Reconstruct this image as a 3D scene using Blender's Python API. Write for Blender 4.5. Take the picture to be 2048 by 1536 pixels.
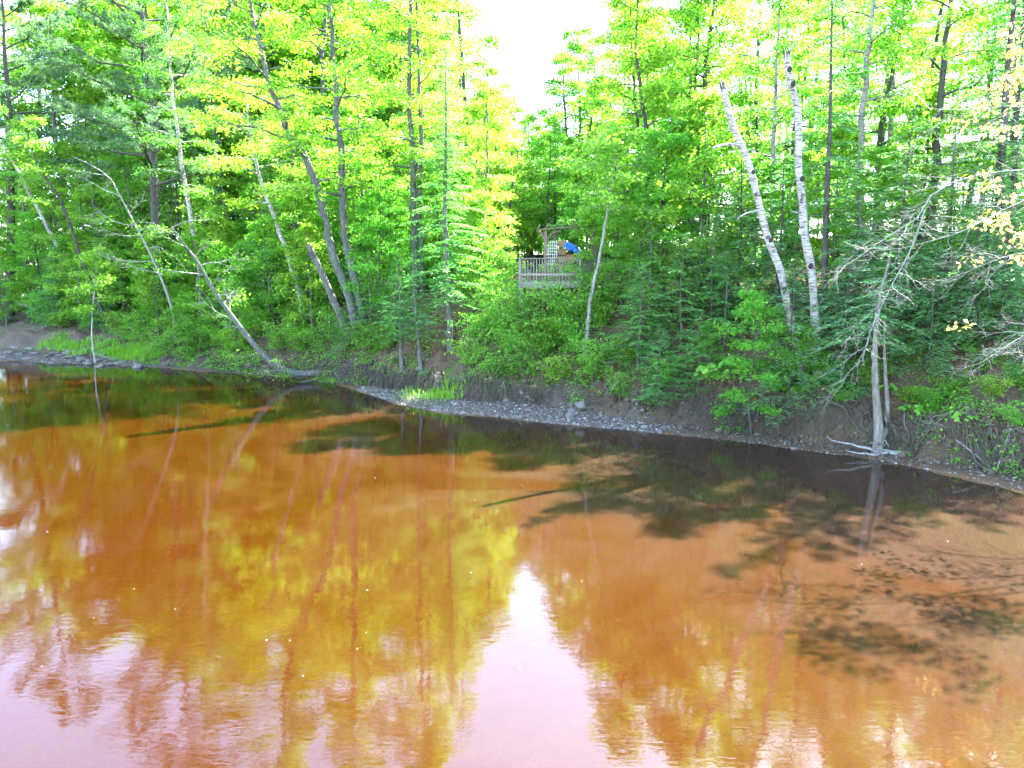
import bpy, bmesh, math
import numpy as np
from mathutils import Vector, Matrix

# ------------------------------------------------------------------ camera, sky, sun, exposure
for o in list(bpy.data.objects): bpy.data.objects.remove(o)
sc = bpy.context.scene
cam = bpy.data.objects.new('camera', bpy.data.cameras.new('camera'))
sc.collection.objects.link(cam); sc.camera = cam
cam.location = (0, 0, 5.4)
cam.rotation_euler = (math.radians(82), 0, 0)
cam.data.sensor_width = 36; cam.data.lens = 36*1450/2048
cam.data.clip_end = 3000
SUN_EL, SUN_AZ = 48, 45                                       # degrees; azimuth to the right of straight ahead
w = bpy.data.worlds.new('World'); sc.world = w; w.use_nodes = True
nt = w.node_tree; nt.nodes.clear()
sky = nt.nodes.new('ShaderNodeTexSky'); sky.sky_type = 'NISHITA'; sky.sun_disc = False
sky.sun_elevation = math.radians(SUN_EL); sky.sun_rotation = math.radians(SUN_AZ)
sky.air_density = 1.0; sky.dust_density = 1.0; sky.ozone_density = 1.0
bgn = nt.nodes.new('ShaderNodeBackground'); bgn.inputs['Strength'].default_value = .115
wo = nt.nodes.new('ShaderNodeOutputWorld')
nt.links.new(sky.outputs[0], bgn.inputs[0]); nt.links.new(bgn.outputs[0], wo.inputs[0])
sl = bpy.data.lights.new('sun', 'SUN'); sl.energy = 5.0; sl.angle = math.radians(.55); sl.color = (1, .95, .86)
sun = bpy.data.objects.new('sun', sl); sc.collection.objects.link(sun)
ce, se = math.cos(math.radians(SUN_EL)), math.sin(math.radians(SUN_EL))
to_sun = Vector((math.sin(math.radians(SUN_AZ))*ce, math.cos(math.radians(SUN_AZ))*ce, se))
sun.rotation_euler = to_sun.to_track_quat('Z', 'Y').to_euler(); sun.location = to_sun*90
sc.view_settings.view_transform = 'Standard'; sc.view_settings.look = 'None'
sc.view_settings.exposure = 4.2; sc.view_settings.gamma = 1.0
sc.render.engine = 'CYCLES'
cy = sc.cycles
cy.use_denoising = True
cy.max_bounces = 6; cy.diffuse_bounces = 3; cy.adaptive_threshold = .03; cy.glossy_bounces = 3; cy.transmission_bounces = 4; cy.transparent_max_bounces = 6
cy.sample_clamp_indirect = 6

# ------------------------------------------------------------------ the lie of the land
BANK = np.array([(-120,78),(-80,68),(-53.2,58),(-35.4,49.9),(-28.4,48),(-25.7,47.1),(-21.5,45.5),(-18.6,43.7),(-15,42.2),(-10.8,39.6),(-8.4,37.1),(-7.2,35.2),(-4.9,31.7),(-2.8,29.7),(-1,29),(1.7,27.4),(3.9,26.4),(5,25.8),(7.8,24.2),(9.4,23),(10.8,22),(11.6,21.1),(12.5,19.8),(13.2,18.1),(14,15.4),(16,9),(22,-8),(40,-50),(70,-120)], float)
BU, BV = np.array((.79,-.613)), np.array((.613,.79))          # along the river, inland
def hash2(i, j, s):
    n = (i*374761393 + j*668265263 + s*974634777) & 0x7fffffff
    n = ((n ^ (n >> 13)) * 1274126177) & 0x7fffffff
    return ((n ^ (n >> 16)) & 0xffff) / 65535.0
def vnoise(x, y, s=0):
    x = np.asarray(x, float); y = np.asarray(y, float)
    i = np.floor(x).astype(np.int64); j = np.floor(y).astype(np.int64)
    fx, fy = x-i, y-j
    fx, fy = fx*fx*(3-2*fx), fy*fy*(3-2*fy)
    a = hash2(i,j,s)*(1-fx) + hash2(i+1,j,s)*fx
    b = hash2(i,j+1,s)*(1-fx) + hash2(i+1,j+1,s)*fx
    return (a*(1-fy) + b*fy)*2-1
def shore(x, y):                                              # signed distance inland from the waterline
    x = np.asarray(x, float); y = np.asarray(y, float)
    best = np.full(x.shape, 1e9); sign = np.ones(x.shape)
    for k in range(len(BANK)-1):
        a, b = BANK[k], BANK[k+1]; d = b-a
        t = np.clip(((x-a[0])*d[0] + (y-a[1])*d[1]) / (d@d), 0, 1)
        ex, ey = x-a[0]-t*d[0], y-a[1]-t*d[1]
        q = np.hypot(ex, ey)
        c = d[0]*ey - d[1]*ex
        m = q < best - 1e-9
        best = np.where(m, q, best); sign = np.where(m, np.where(c > 0, 1., -1.), sign)
    return best*sign
UK = [-90,-58,-50,-44,-38,-32,-28,-24,-18,-13,-9,-5,0,10]
BW = [2.5,1.8,.9,.7,.6,.25,.9,1.9,2.1,1.3,.9,.8,1.2,1.2]          # width of the beach
BH = [.5,.45,.5,.7,.9,1.25,1.2,1.15,1.15,1.4,1.5,1.55,1.5,1.5]    # top of the cut bank
HF = [.45,.5,.6,.75,.85,.95,1,1,1,1,1,1,1,1]
def ground(x, y):
    x = np.asarray(x, float); y = np.asarray(y, float)
    s0 = shore(x, y)+.16*vnoise(x*.8,y*.8,21)+.09*vnoise(x*2.3,y*2.3,22)+.04*vnoise(x*6,y*6,23); u = x*BU[0] + y*BU[1]
    s = s0 + .22*vnoise(x*.9, y*.9, 3)*np.clip(s0/1.0, 0, 1) + .2*vnoise(x*2.6, y*2.6, 4)*np.clip(s0/1.0, 0, 1)
    bw, bh, hf = np.interp(u,UK,BW), np.interp(u,UK,BH), np.interp(u,UK,HF)
    bed = np.interp(-s0, [0,.6,2,6,14,36,44,60], [0,-.07,-.25,-.6,-.9,-.9,1.0,4.0])
    beach = .14*np.minimum(s, bw) + .02*vnoise(x*4, y*4, 9)*np.clip(s0, 0, 1)
    k = np.clip((s-bw)/.75, 0, 1); k = k**.7
    cut = k*(bh-.14*bw)
    h = np.interp(s-bw-.75, [0,1.0,2.2,4,8,15,30,60,150,700], [0,1.0,2.3,3.4,4.4,5.5,7.2,9,11,14])*hf
    bump = (.16*vnoise(x*.7,y*.7,1) + .08*vnoise(x*1.9,y*1.9,2) + .04*vnoise(x*4.3,y*4.3,5)) * np.clip((s-bw)/1.5, 0, 1)
    land = beach + cut + h + bump + .5*vnoise(x*.09,y*.09,7)*np.clip((s-8)/10,0,1)
    bedz = bed + .05*vnoise(x*1.1,y*1.1,6)*np.clip(-s0/2,0,1)
    return np.where(s0 > 0, np.maximum(land, .004), bedz)
# ------------------------------------------------------------------ helpers
C = sc.collection
rng = np.random.default_rng(20)
def put(o, parent=None, label=None, cat=None, group=None, kind=None):
    C.objects.link(o)
    if parent is not None: o.parent = parent
    if label: o['label'] = label
    if cat: o['category'] = cat
    if group: o['group'] = group
    if kind: o['kind'] = kind
    return o
def thing(name, loc, label, cat, group=None, rz=0):
    o = bpy.data.objects.new(name, None); o.location = loc; o.rotation_euler = (0, 0, rz); o.empty_display_size = .2
    return put(o, None, label, cat, group)
class MB:                                                      # collects quads
    def __init__(s): s.v = []; s.f = []; s.n = 0; s.sm = []
    def add(s, v, f, smooth=False):
        v = np.asarray(v, np.float32).reshape(-1, 3); f = np.asarray(f, np.int32).reshape(-1, 4)
        s.v.append(v); s.f.append(f+s.n); s.n += len(v); s.sm.append(np.full(len(f), smooth)); return s
    def mesh(s, name, mat):
        me = bpy.data.meshes.new(name)
        v = np.concatenate(s.v); f = np.concatenate(s.f); k = len(f)
        me.vertices.add(len(v)); me.vertices.foreach_set('co', v.ravel())
        me.loops.add(4*k); me.loops.foreach_set('vertex_index', f.ravel())
        me.polygons.add(k); me.polygons.foreach_set('loop_start', np.arange(0, 4*k, 4, dtype=np.int32))
        me.polygons.foreach_set('use_smooth', np.concatenate(s.sm))
        me.update(calc_edges=True)
        if mat is not None: me.materials.append(mat)
        return me
    def obj(s, name, mat, parent=None, **kw):
        return put(bpy.data.objects.new(name, s.mesh(name, mat)), parent, **kw)
    def tube(s, pts, rad, n=6, wob=0., rg=None):
        p = np.asarray(pts, float); k = len(p); rad = np.broadcast_to(np.asarray(rad, float), (k,))
        t = np.gradient(p, axis=0); t /= np.linalg.norm(t, axis=1)[:, None]+1e-9
        ref = np.array((0, 0, 1.)) if abs(t[0, 2]) < .8 else np.array((1., 0, 0))
        a = np.cross(t, ref); bad = np.linalg.norm(a, axis=1) < .15
        a[bad] = np.cross(t[bad], np.array((0, 1., 0)))
        a /= np.linalg.norm(a, axis=1)[:, None]+1e-9; b = np.cross(t, a)
        ang = np.arange(n)*2*math.pi/n
        rr = rad[:, None]*np.ones(n)
        if wob and rg is not None: rr = rr*(1+wob*rg.standard_normal((k, n)))
        v = p[:, None]+rr[..., None]*(np.cos(ang)[None, :, None]*a[:, None]+np.sin(ang)[None, :, None]*b[:, None])
        i = np.arange(k-1)[:, None]*n; j = np.arange(n)[None]; j2 = (j+1) % n
        f = np.stack([i+j, i+j2, i+n+j2, i+n+j], -1)
        return s.add(v, f, True)
    def kites(s, c, d, nrm, L, wd, fold=.12, mid=.45):
        d = d/(np.linalg.norm(d, axis=1)[:, None]+1e-9)
        side = np.cross(d, nrm); side /= np.linalg.norm(side, axis=1)[:, None]+1e-9
        up = np.cross(side, d)
        L = np.asarray(L)[:, None]*np.ones((len(c), 1)); wd = np.asarray(wd)[:, None]*np.ones((len(c), 1))
        m = c+d*L*mid
        v = np.stack([c, m+side*wd/2+up*L*fold, c+d*L, m-side*wd/2+up*L*fold], 1)
        return s.add(v, np.arange(4*len(c)).reshape(-1, 4), False)
    def box(s, x0, x1, y0, y1, z0, z1):
        v = [(x, y, z) for z in (z0, z1) for y in (y0, y1) for x in (x0, x1)]
        return s.add(v, [(0,2,3,1),(4,5,7,6),(0,1,5,4),(2,6,7,3),(0,4,6,2),(1,3,7,5)])
    def beam(s, a, b, wx, wy):                                # square bar from a to b
        a = np.array(a, float); b = np.array(b, float); d = b-a; d /= np.linalg.norm(d)
        ref = np.array((0, 1., 0)) if abs(d[1]) < .9 else np.array((0, 0, 1.))
        e = np.cross(d, ref); e /= np.linalg.norm(e); g = np.cross(e, d)
        v = [q+sx*e*wx/2+sy*g*wy/2 for q in (a, b) for sx, sy in ((-1,-1),(1,-1),(1,1),(-1,1))]
        return s.add(v, [(0,1,2,3),(7,6,5,4),(0,4,5,1),(1,5,6,2),(2,6,7,3),(3,7,4,0)])
def curve(p, n):                                               # resample a polyline smoothly
    p = np.asarray(p, float); k = len(p)
    seg = np.r_[0, np.cumsum(np.linalg.norm(np.diff(p, axis=0), axis=1))]
    q = np.linspace(0, seg[-1], n)
    tang = np.gradient(p, seg, axis=0)
    i = np.clip(np.searchsorted(seg, q, 'right')-1, 0, k-2); h = (seg[i+1]-seg[i]); t = (q-seg[i])/h
    t, h = t[:, None], h[:, None]
    return (2*t**3-3*t**2+1)*p[i]+(t**3-2*t**2+t)*h*tang[i]+(-2*t**3+3*t**2)*p[i+1]+(t**3-t**2)*h*tang[i+1]
def gz(x, y): return float(ground(np.array([x]), np.array([y]))[0])

# ------------------------------------------------------------------ materials
def mat(name):
    m = bpy.data.materials.new(name); m.use_nodes = True
    t = m.node_tree; t.nodes.clear(); out = t.nodes.new('ShaderNodeOutputMaterial')
    def N(kind, **kw):
        n = t.nodes.new(kind)
        for k, v in kw.items():
            if k in n.inputs.keys(): n.inputs[k].default_value = v
            else: setattr(n, k, v)
        return n
    def Lk(a, b): t.links.new(a, b)
    return m, t, out, N, Lk
def ramp(N, stops):
    r = N('ShaderNodeValToRGB'); e = r.color_ramp.elements
    while len(e) < len(stops): e.new(.5)
    for q, (p, c) in zip(e, stops): q.position = p; q.color = (*c, 1)
    return r
def leaf_mat(name, cols, trans, tfac=.5, rough=.42, spec=.35):
    m, t, out, N, Lk = mat(name)
    g = N('ShaderNodeNewGeometry'); oi = N('ShaderNodeObjectInfo')
    r = ramp(N, [(i/(len(cols)-1), c) for i, c in enumerate(cols)]); Lk(g.outputs['Random Per Island'], r.inputs[0])
    hs = N('ShaderNodeHueSaturation'); Lk(r.outputs[0], hs.inputs['Color'])
    mp = N('ShaderNodeMapRange'); mp.inputs[3].default_value = .485; mp.inputs[4].default_value = .512
    Lk(oi.outputs['Random'], mp.inputs[0]); Lk(mp.outputs[0], hs.inputs['Hue'])
    p = N('ShaderNodeBsdfPrincipled', Roughness=rough); p.inputs['Specular IOR Level'].default_value = spec
    Lk(hs.outputs[0], p.inputs['Base Color'])
    mu = N('ShaderNodeMix', data_type='RGBA', blend_type='MULTIPLY'); mu.inputs[0].default_value = 1
    Lk(hs.outputs[0], mu.inputs[6]); mu.inputs[7].default_value = (*trans, 1)
    tr = N('ShaderNodeBsdfTranslucent'); Lk(mu.outputs[2], tr.inputs[0])
    mx = N('ShaderNodeMixShader'); mx.inputs[0].default_value = tfac
    Lk(p.outputs[0], mx.inputs[1]); Lk(tr.outputs[0], mx.inputs[2]); Lk(mx.outputs[0], out.inputs[0])
    return m
LEAF = {
 'maple': leaf_mat('maple_leaf', [(.07,.205,.015),(.105,.27,.022),(.165,.345,.035),(.26,.41,.08)], (1.7,1.7,.85), .55),
 'green': leaf_mat('green_leaf', [(.06,.20,.022),(.09,.27,.03),(.16,.34,.05)], (1.7,1.7,.8), .5),
 'shrub': leaf_mat('shrub_leaf', [(.06,.24,.02),(.10,.31,.026),(.20,.40,.05)], (1.6,1.6,.8), .5),
 'hemlock': leaf_mat('hemlock_needle', [(.075,.225,.085),(.115,.30,.10),(.19,.40,.12)], (1.2,1.3,.9), .35, .5),
 'fir': leaf_mat('fir_needle', [(.06,.21,.055),(.10,.29,.065),(.19,.41,.10)], (1.3,1.4,.8), .4, .5),
 'pine': leaf_mat('pine_needle', [(.045,.13,.055),(.07,.18,.07),(.12,.25,.08)], (1.2,1.2,.9), .4, .5),
 'bronze': leaf_mat('bronze_leaf', [(.30,.24,.07),(.40,.36,.11),(.42,.42,.14)], (1.4,1.2,.8), .5),
 'grass': leaf_mat('grass_blade', [(.08,.24,.018),(.14,.32,.025),(.24,.40,.05)], (1.5,1.5,.8), .45),
 'litter': leaf_mat('dead_leaf', [(.07,.04,.025),(.13,.085,.06),(.20,.15,.115)], (1,1,1), .15, .6),
}
def bark_mat(name, a, b, c, scale=(9,9,2.2), bump=.5):
    m, t, out, N, Lk = mat(name)
    tc = N('ShaderNodeTexCoord'); mp = N('ShaderNodeMapping'); mp.inputs['Scale'].default_value = scale
    Lk(tc.outputs['Object'], mp.inputs[0])
    n1 = N('ShaderNodeTexNoise', Scale=1.6, Detail=8., Roughness=.65); Lk(mp.outputs[0], n1.inputs['Vector'])
    r = ramp(N, [(.3, a), (.5, b), (.68, c)]); Lk(n1.outputs[0], r.inputs[0])
    n2 = N('ShaderNodeTexNoise', Scale=1.1, Detail=4.); Lk(tc.outputs['Object'], n2.inputs['Vector'])
    mx = N('ShaderNodeMix', data_type='RGBA'); r2 = ramp(N, [(.52, (0,0,0)), (.62, (1,1,1))]); Lk(n2.outputs[0], r2.inputs[0])
    Lk(r2.outputs[0], mx.inputs[0]); Lk(r.outputs[0], mx.inputs[6]); mx.inputs[7].default_value = (b[0]*.9, b[1]*1.12, b[2]*.95, 1)
    p = N('ShaderNodeBsdfPrincipled', Roughness=.9); p.inputs['Specular IOR Level'].default_value = .15
    Lk(mx.outputs[2], p.inputs['Base Color'])
    bp = N('ShaderNodeBump', Strength=bump, Distance=.03); Lk(n1.outputs[0], bp.inputs['Height']); Lk(bp.outputs[0], p.inputs['Normal'])
    Lk(p.outputs[0], out.inputs[0]); return m
def birch_mat(name, white, lines=.42):
    m, t, out, N, Lk = mat(name)
    tc = N('ShaderNodeTexCoord')
    mp = N('ShaderNodeMapping'); mp.inputs['Scale'].default_value = (3,3,16); Lk(tc.outputs['Object'], mp.inputs[0])
    n1 = N('ShaderNodeTexNoise', Scale=1.3, Detail=5., Roughness=.7); Lk(mp.outputs[0], n1.inputs['Vector'])
    mp2 = N('ShaderNodeMapping'); mp2.inputs['Scale'].default_value = (2.6,2.6,1.3); Lk(tc.outputs['Object'], mp2.inputs[0])
    n2 = N('ShaderNodeTexNoise', Scale=1.2, Detail=6., Roughness=.7); Lk(mp2.outputs[0], n2.inputs['Vector'])
    r1 = ramp(N, [(lines-.05, (.03,.028,.025)), (lines+.02, tuple(.62*c for c in white)), (.6, white)]); Lk(n1.outputs[0], r1.inputs[0])
    r2 = ramp(N, [(.36, (.05,.045,.04)), (.43, (.75,.72,.68)), (.7, (1,1,1))]); Lk(n2.outputs[0], r2.inputs[0])
    mu = N('ShaderNodeMix', data_type='RGBA', blend_type='MULTIPLY'); mu.inputs[0].default_value = .9
    Lk(r1.outputs[0], mu.inputs[6]); Lk(r2.outputs[0], mu.inputs[7])
    p = N('ShaderNodeBsdfPrincipled', Roughness=.75); Lk(mu.outputs[2], p.inputs['Base Color'])
    bp = N('ShaderNodeBump', Strength=.4, Distance=.02); Lk(n1.outputs[0], bp.inputs['Height']); Lk(bp.outputs[0], p.inputs['Normal'])
    Lk(p.outputs[0], out.inputs[0]); return m
BARK = {
 'maple': bark_mat('maple_bark', (.03,.029,.026), (.085,.088,.08), (.17,.18,.16)),
 'dark': bark_mat('dark_bark', (.022,.02,.018), (.055,.052,.046), (.10,.098,.09)),
 'grey': bark_mat('grey_dead_wood', (.11,.105,.10), (.21,.20,.19), (.33,.32,.31), (14,14,1.5)),
 'tan': bark_mat('tan_bark', (.07,.064,.054), (.14,.13,.11), (.22,.205,.18)),
 'root': bark_mat('root_bark', (.045,.036,.027), (.095,.079,.062), (.17,.148,.12), (14,14,14)),
 'birch': birch_mat('birch_bark', (.40,.395,.38), .44),
 'palebirch': birch_mat('yellow_birch_bark', (.26,.255,.235), .42),
}
def plain(name, col, rough=.7, var=.25, scale=6., metallic=0, streak=(1,1,1)):
    m, t, out, N, Lk = mat(name)
    tc = N('ShaderNodeTexCoord'); mp = N('ShaderNodeMapping'); mp.inputs['Scale'].default_value = streak
    Lk(tc.outputs['Object'], mp.inputs[0])
    n = N('ShaderNodeTexNoise', Scale=scale, Detail=6., Roughness=.65); Lk(mp.outputs[0], n.inputs['Vector'])
    oi = N('ShaderNodeObjectInfo')
    r = ramp(N, [(.3, tuple(c*(1-var) for c in col)), (.7, tuple(min(1, c*(1+var)) for c in col))]); Lk(n.outputs[0], r.inputs[0])
    hs = N('ShaderNodeHueSaturation'); Lk(r.outputs[0], hs.inputs['Color'])
    mr = N('ShaderNodeMapRange'); mr.inputs[3].default_value = 1-var*.7; mr.inputs[4].default_value = 1+var*.7
    Lk(oi.outputs['Random'], mr.inputs[0]); Lk(mr.outputs[0], hs.inputs['Value'])
    p = N('ShaderNodeBsdfPrincipled', Roughness=rough, Metallic=metallic); Lk(hs.outputs[0], p.inputs['Base Color'])
    b = N('ShaderNodeBump', Strength=.35, Distance=.02); Lk(n.outputs[0], b.inputs['Height']); Lk(b.outputs[0], p.inputs['Normal'])
    Lk(p.outputs[0], out.inputs[0]); return m

# ground: gravel, cut soil, leaf litter and moss, chosen by the kind of ground each vertex lies on
def ground_mat():
    m, t, out, N, Lk = mat('riverside_ground')
    tc = N('ShaderNodeTexCoord')
    def noise(s, d=6., r=.6):
        n = N('ShaderNodeTexNoise', Scale=s, Detail=d, Roughness=r); Lk(tc.outputs['Object'], n.inputs['Vector']); return n
    def att(a): n = N('ShaderNodeAttribute'); n.attribute_name = a; return n.outputs['Fac']
    fine, mid, big = noise(14), noise(2.2), noise(.55)
    vor = N('ShaderNodeTexVoronoi', Scale=22.); Lk(tc.outputs['Object'], vor.inputs['Vector'])
    grav = ramp(N, [(0, (.036,.027,.018)), (.45, (.074,.058,.043)), (1, (.115,.097,.077))]); Lk(vor.outputs['Color'], grav.inputs[0])
    soil = ramp(N, [(.3, (.034,.022,.013)), (.55, (.076,.052,.031)), (.75, (.125,.09,.058))]); Lk(fine.outputs[0], soil.inputs[0])
    lit = ramp(N, [(.28, (.03,.022,.016)), (.5, (.09,.06,.042)), (.75, (.16,.115,.088))]); Lk(fine.outputs[0], lit.inputs[0])
    moss = ramp(N, [(.3, (.03,.06,.012)), (.7, (.09,.16,.03))]); Lk(fine.outputs[0], moss.inputs[0])
    bed = ramp(N, [(.3, (.12,.05,.016)), (.55, (.20,.085,.026)), (.8, (.27,.135,.045))]); Lk(mid.outputs[0], bed.inputs[0])
    stones = ramp(N, [(0, (.35,.33,.3)), (.5, (.8,.8,.8)), (1, (1.15,1.1,1.0))]); Lk(vor.outputs['Color'], stones.inputs[0])
    bm_ = N('ShaderNodeMix', data_type='RGBA', blend_type='MULTIPLY'); bm_.inputs[0].default_value = .6; Lk(bed.outputs[0], bm_.inputs[6]); Lk(stones.outputs[0], bm_.inputs[7])
    def mix(a, b, f):
        x = N('ShaderNodeMix', data_type='RGBA'); Lk(f, x.inputs[0]); Lk(a, x.inputs[6]); Lk(b, x.inputs[7]); return x.outputs[2]
    def mul(a, b):
        x = N('ShaderNodeMath', operation='MULTIPLY'); Lk(a, x.inputs[0]); Lk(b, x.inputs[1]); return x.outputs[0]
    mossf = ramp(N, [(.52, (0,0,0)), (.62, (1,1,1))]); Lk(mid.outputs[0], mossf.inputs[0])
    bigf = ramp(N, [(.45, (0,0,0)), (.6, (1,1,1))]); Lk(big.outputs[0], bigf.inputs[0])
    c = mix(soil.outputs[0], lit.outputs[0], att('litter'))
    c = mix(c, moss.outputs[0], mul(mul(mossf.outputs[0], bigf.outputs[0]), att('mossy')))
    c = mix(c, grav.outputs[0], att('gravel'))
    c = mix(c, bm_.outputs[2], att('bed'))
    p = N('ShaderNodeBsdfPrincipled', Roughness=.9); p.inputs['Specular IOR Level'].default_value = .2
    Lk(c, p.inputs['Base Color'])
    ad = N('ShaderNodeMath', operation='ADD'); Lk(fine.outputs[0], ad.inputs[0]); Lk(mid.outputs[0], ad.inputs[1])
    b = N('ShaderNodeBump', Strength=.7, Distance=.06); Lk(ad.outputs[0], b.inputs['Height']); Lk(b.outputs[0], p.inputs['Normal'])
    Lk(p.outputs[0], out.inputs[0]); return m
def water_mat():
    m, t, out, N, Lk = mat('tannin_river_water')
    tc = N('ShaderNodeTexCoord')
    n1 = N('ShaderNodeTexNoise', Scale=3.2, Detail=4., Roughness=.55); Lk(tc.outputs['Object'], n1.inputs['Vector'])
    n2 = N('ShaderNodeTexNoise', Scale=.35, Detail=2.); Lk(tc.outputs['Object'], n2.inputs['Vector'])
    calm = N('ShaderNodeMapRange'); calm.inputs[1].default_value = .35; calm.inputs[2].default_value = .65; calm.inputs[3].default_value = .3; calm.inputs[4].default_value = 1.
    Lk(n2.outputs[0], calm.inputs[0])
    mp = N('ShaderNodeMapping'); mp.inputs['Scale'].default_value = (1.6,6.5,1); Lk(tc.outputs['Object'], mp.inputs[0])
    n4 = N('ShaderNodeTexNoise', Scale=1.7, Detail=3., Roughness=.6, Distortion=.4); Lk(mp.outputs[0], n4.inputs['Vector'])
    hh = N('ShaderNodeMath', operation='MULTIPLY_ADD'); Lk(n4.outputs[0], hh.inputs[0]); hh.inputs[1].default_value = .55; Lk(n1.outputs[0], hh.inputs[2])
    b = N('ShaderNodeBump', Distance=.0023); Lk(hh.outputs[0], b.inputs['Height']); Lk(calm.outputs[0], b.inputs['Strength'])
    n3 = N('ShaderNodeTexNoise', Scale=.13, Detail=6., Roughness=.65, Distortion=1.2); Lk(tc.outputs['Object'], n3.inputs['Vector'])
    sx = N('ShaderNodeSeparateXYZ'); Lk(tc.outputs['Object'], sx.inputs[0])          # silt hangs in the deeper channel along the far bank
    silt = N('ShaderNodeMath', operation='MULTIPLY_ADD'); Lk(sx.outputs['X'], silt.inputs[0]); silt.inputs[1].default_value = .03
    s2 = N('ShaderNodeMath', operation='MULTIPLY_ADD'); Lk(sx.outputs['Y'], s2.inputs[0]); s2.inputs[1].default_value = .012; s2.inputs[2].default_value = -.2
    Lk(s2.outputs[0], silt.inputs[2])
    sm = N('ShaderNodeMath', operation='ADD', use_clamp=True); Lk(silt.outputs[0], sm.inputs[0]); Lk(n3.outputs[0], sm.inputs[1])
    turb = ramp(N, [(.3, (.038,.0098,.0007)), (.5, (.034,.0128,.0039)), (.68, (.030,.0170,.0108))]); Lk(sm.outputs[0], turb.inputs[0])
    cl = ramp(N, [(.3, (.5,.5,.5)), (.62, (.9,.9,.9))]); Lk(sm.outputs[0], cl.inputs[0])
    d = N('ShaderNodeBsdfDiffuse'); Lk(turb.outputs[0], d.inputs[0])
    tr = N('ShaderNodeBsdfTransparent'); tr.inputs[0].default_value = (.66,.33,.10,1)
    tm = N('ShaderNodeMixShader'); Lk(cl.outputs[0], tm.inputs[0])
    Lk(tr.outputs[0], tm.inputs[1]); Lk(d.outputs[0], tm.inputs[2])
    g = N('ShaderNodeBsdfGlossy', Roughness=.0); Lk(b.outputs[0], g.inputs['Normal'])
    fr = N('ShaderNodeFresnel', IOR=1.6); Lk(b.outputs[0], fr.inputs['Normal'])
    mx = N('ShaderNodeMixShader'); Lk(fr.outputs[0], mx.inputs[0]); Lk(tm.outputs[0], mx.inputs[1]); Lk(g.outputs[0], mx.inputs[2])
    Lk(mx.outputs[0], out.inputs[0]); return m

# ------------------------------------------------------------------ ground and river
def build_ground():
    du = np.concatenate([np.arange(-700,-140,40), np.arange(-140,-75,3), np.arange(-75,-60,.6), np.arange(-60,12,.16), np.arange(12,40,2), np.arange(40,700,40)])
    dv = np.concatenate([np.arange(-300,-60,30), np.arange(-60,-34,2), np.arange(-34,12,1.0), np.arange(12,21,.3), np.arange(21,30,.12), np.arange(30,48,.3), np.arange(48,80,1.5), np.arange(80,160,8), np.arange(160,900,60)])
    U, V = np.meshgrid(du, dv, indexing='ij')
    X = U*BU[0]+V*BV[0]; Y = U*BU[1]+V*BV[1]
    s = shore(X, Y); Z = ground(X, Y); u = X*BU[0]+Y*BU[1]
    bw = np.interp(u, UK, BW)
    mb = MB(); nu, nv = U.shape
    i = np.arange(nu-1)[:, None]*nv+np.arange(nv-1)[None]
    f = np.stack([i, i+nv, i+nv+1, i+1], -1)
    mb.add(np.stack([X, Y, Z], -1), f.reshape(-1, 4), True)
    o = mb.obj('ground', ground_mat(), kind='structure', label='leaf-strewn wooded slope with cut earth bank and gravel edge')
    def attr(name, val):
        a = o.data.attributes.new(name, 'FLOAT', 'POINT'); a.data.foreach_set('value', np.clip(val, 0, 1).ravel().astype(np.float32))
    nz = vnoise(X*1.3, Y*1.3, 12)
    attr('bed', np.clip(.5-s*1.2, 0, 1)); attr('gravel', np.clip(1.2-(s-bw+.1+.35*nz)/.35, 0, 1)*np.interp(u, [-70,-45,-40,-30,-26,-14,-11,10], [1,1,.2,.2,1,1,.15,.15]))
    attr('litter', np.clip((s-bw-.7-.5*nz)/.5, 0, 1)); attr('mossy', np.clip((s-bw+.2)/.6, 0, 1))
    return o
build_ground()
wm = MB(); g_ = np.arange(-12, 13)*50.
XX, YY = np.meshgrid(g_, g_, indexing='ij'); ii = np.arange(24)[:, None]*25+np.arange(24)[None]
ex = np.stack([XX, YY, np.zeros_like(XX)], -1)
wm.add(ex, np.stack([ii, ii+25, ii+26, ii+1], -1).reshape(-1, 4))
wm.obj('river_water', water_mat(), kind='structure', label='amber brown still river water with tree reflections')

# ------------------------------------------------------------------ trees
def unit(a): return a/(np.linalg.norm(a, axis=-1, keepdims=True)+1e-9)
def leaf_clusters(mb, cen, rad, per, size, rg, flat=.28, droop=.35, asp=.62):
    cen = np.asarray(cen); rad = np.asarray(rad); k = np.repeat(np.arange(len(cen)), per); n = len(k)
    a = rg.uniform(0, 2*math.pi, n); r = np.sqrt(rg.uniform(0, 1, n))
    off = np.stack([np.cos(a)*r, np.sin(a)*r, rg.normal(0, flat, n)-.22*r*r], -1)*rad[k][:, None]
    d = np.stack([np.cos(a), np.sin(a), np.full(n, -droop)], -1)+rg.normal(0, .45, (n, 3))
    nr = np.array((0, 0, 1.))+rg.normal(0, .55, (n, 3))
    L = size*rg.uniform(.65, 1.3, n)
    mb.kites(cen[k]+off, unit(d), unit(nr), L, L*asp*rg.uniform(.8, 1.2, n), .1)
def at_path(p, t):
    t = np.clip(t, 0, 1)*(len(p)-1); i = int(min(math.floor(t), len(p)-2)); return p[i]*(1-(t-i))+p[i+1]*(t-i)
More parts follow.
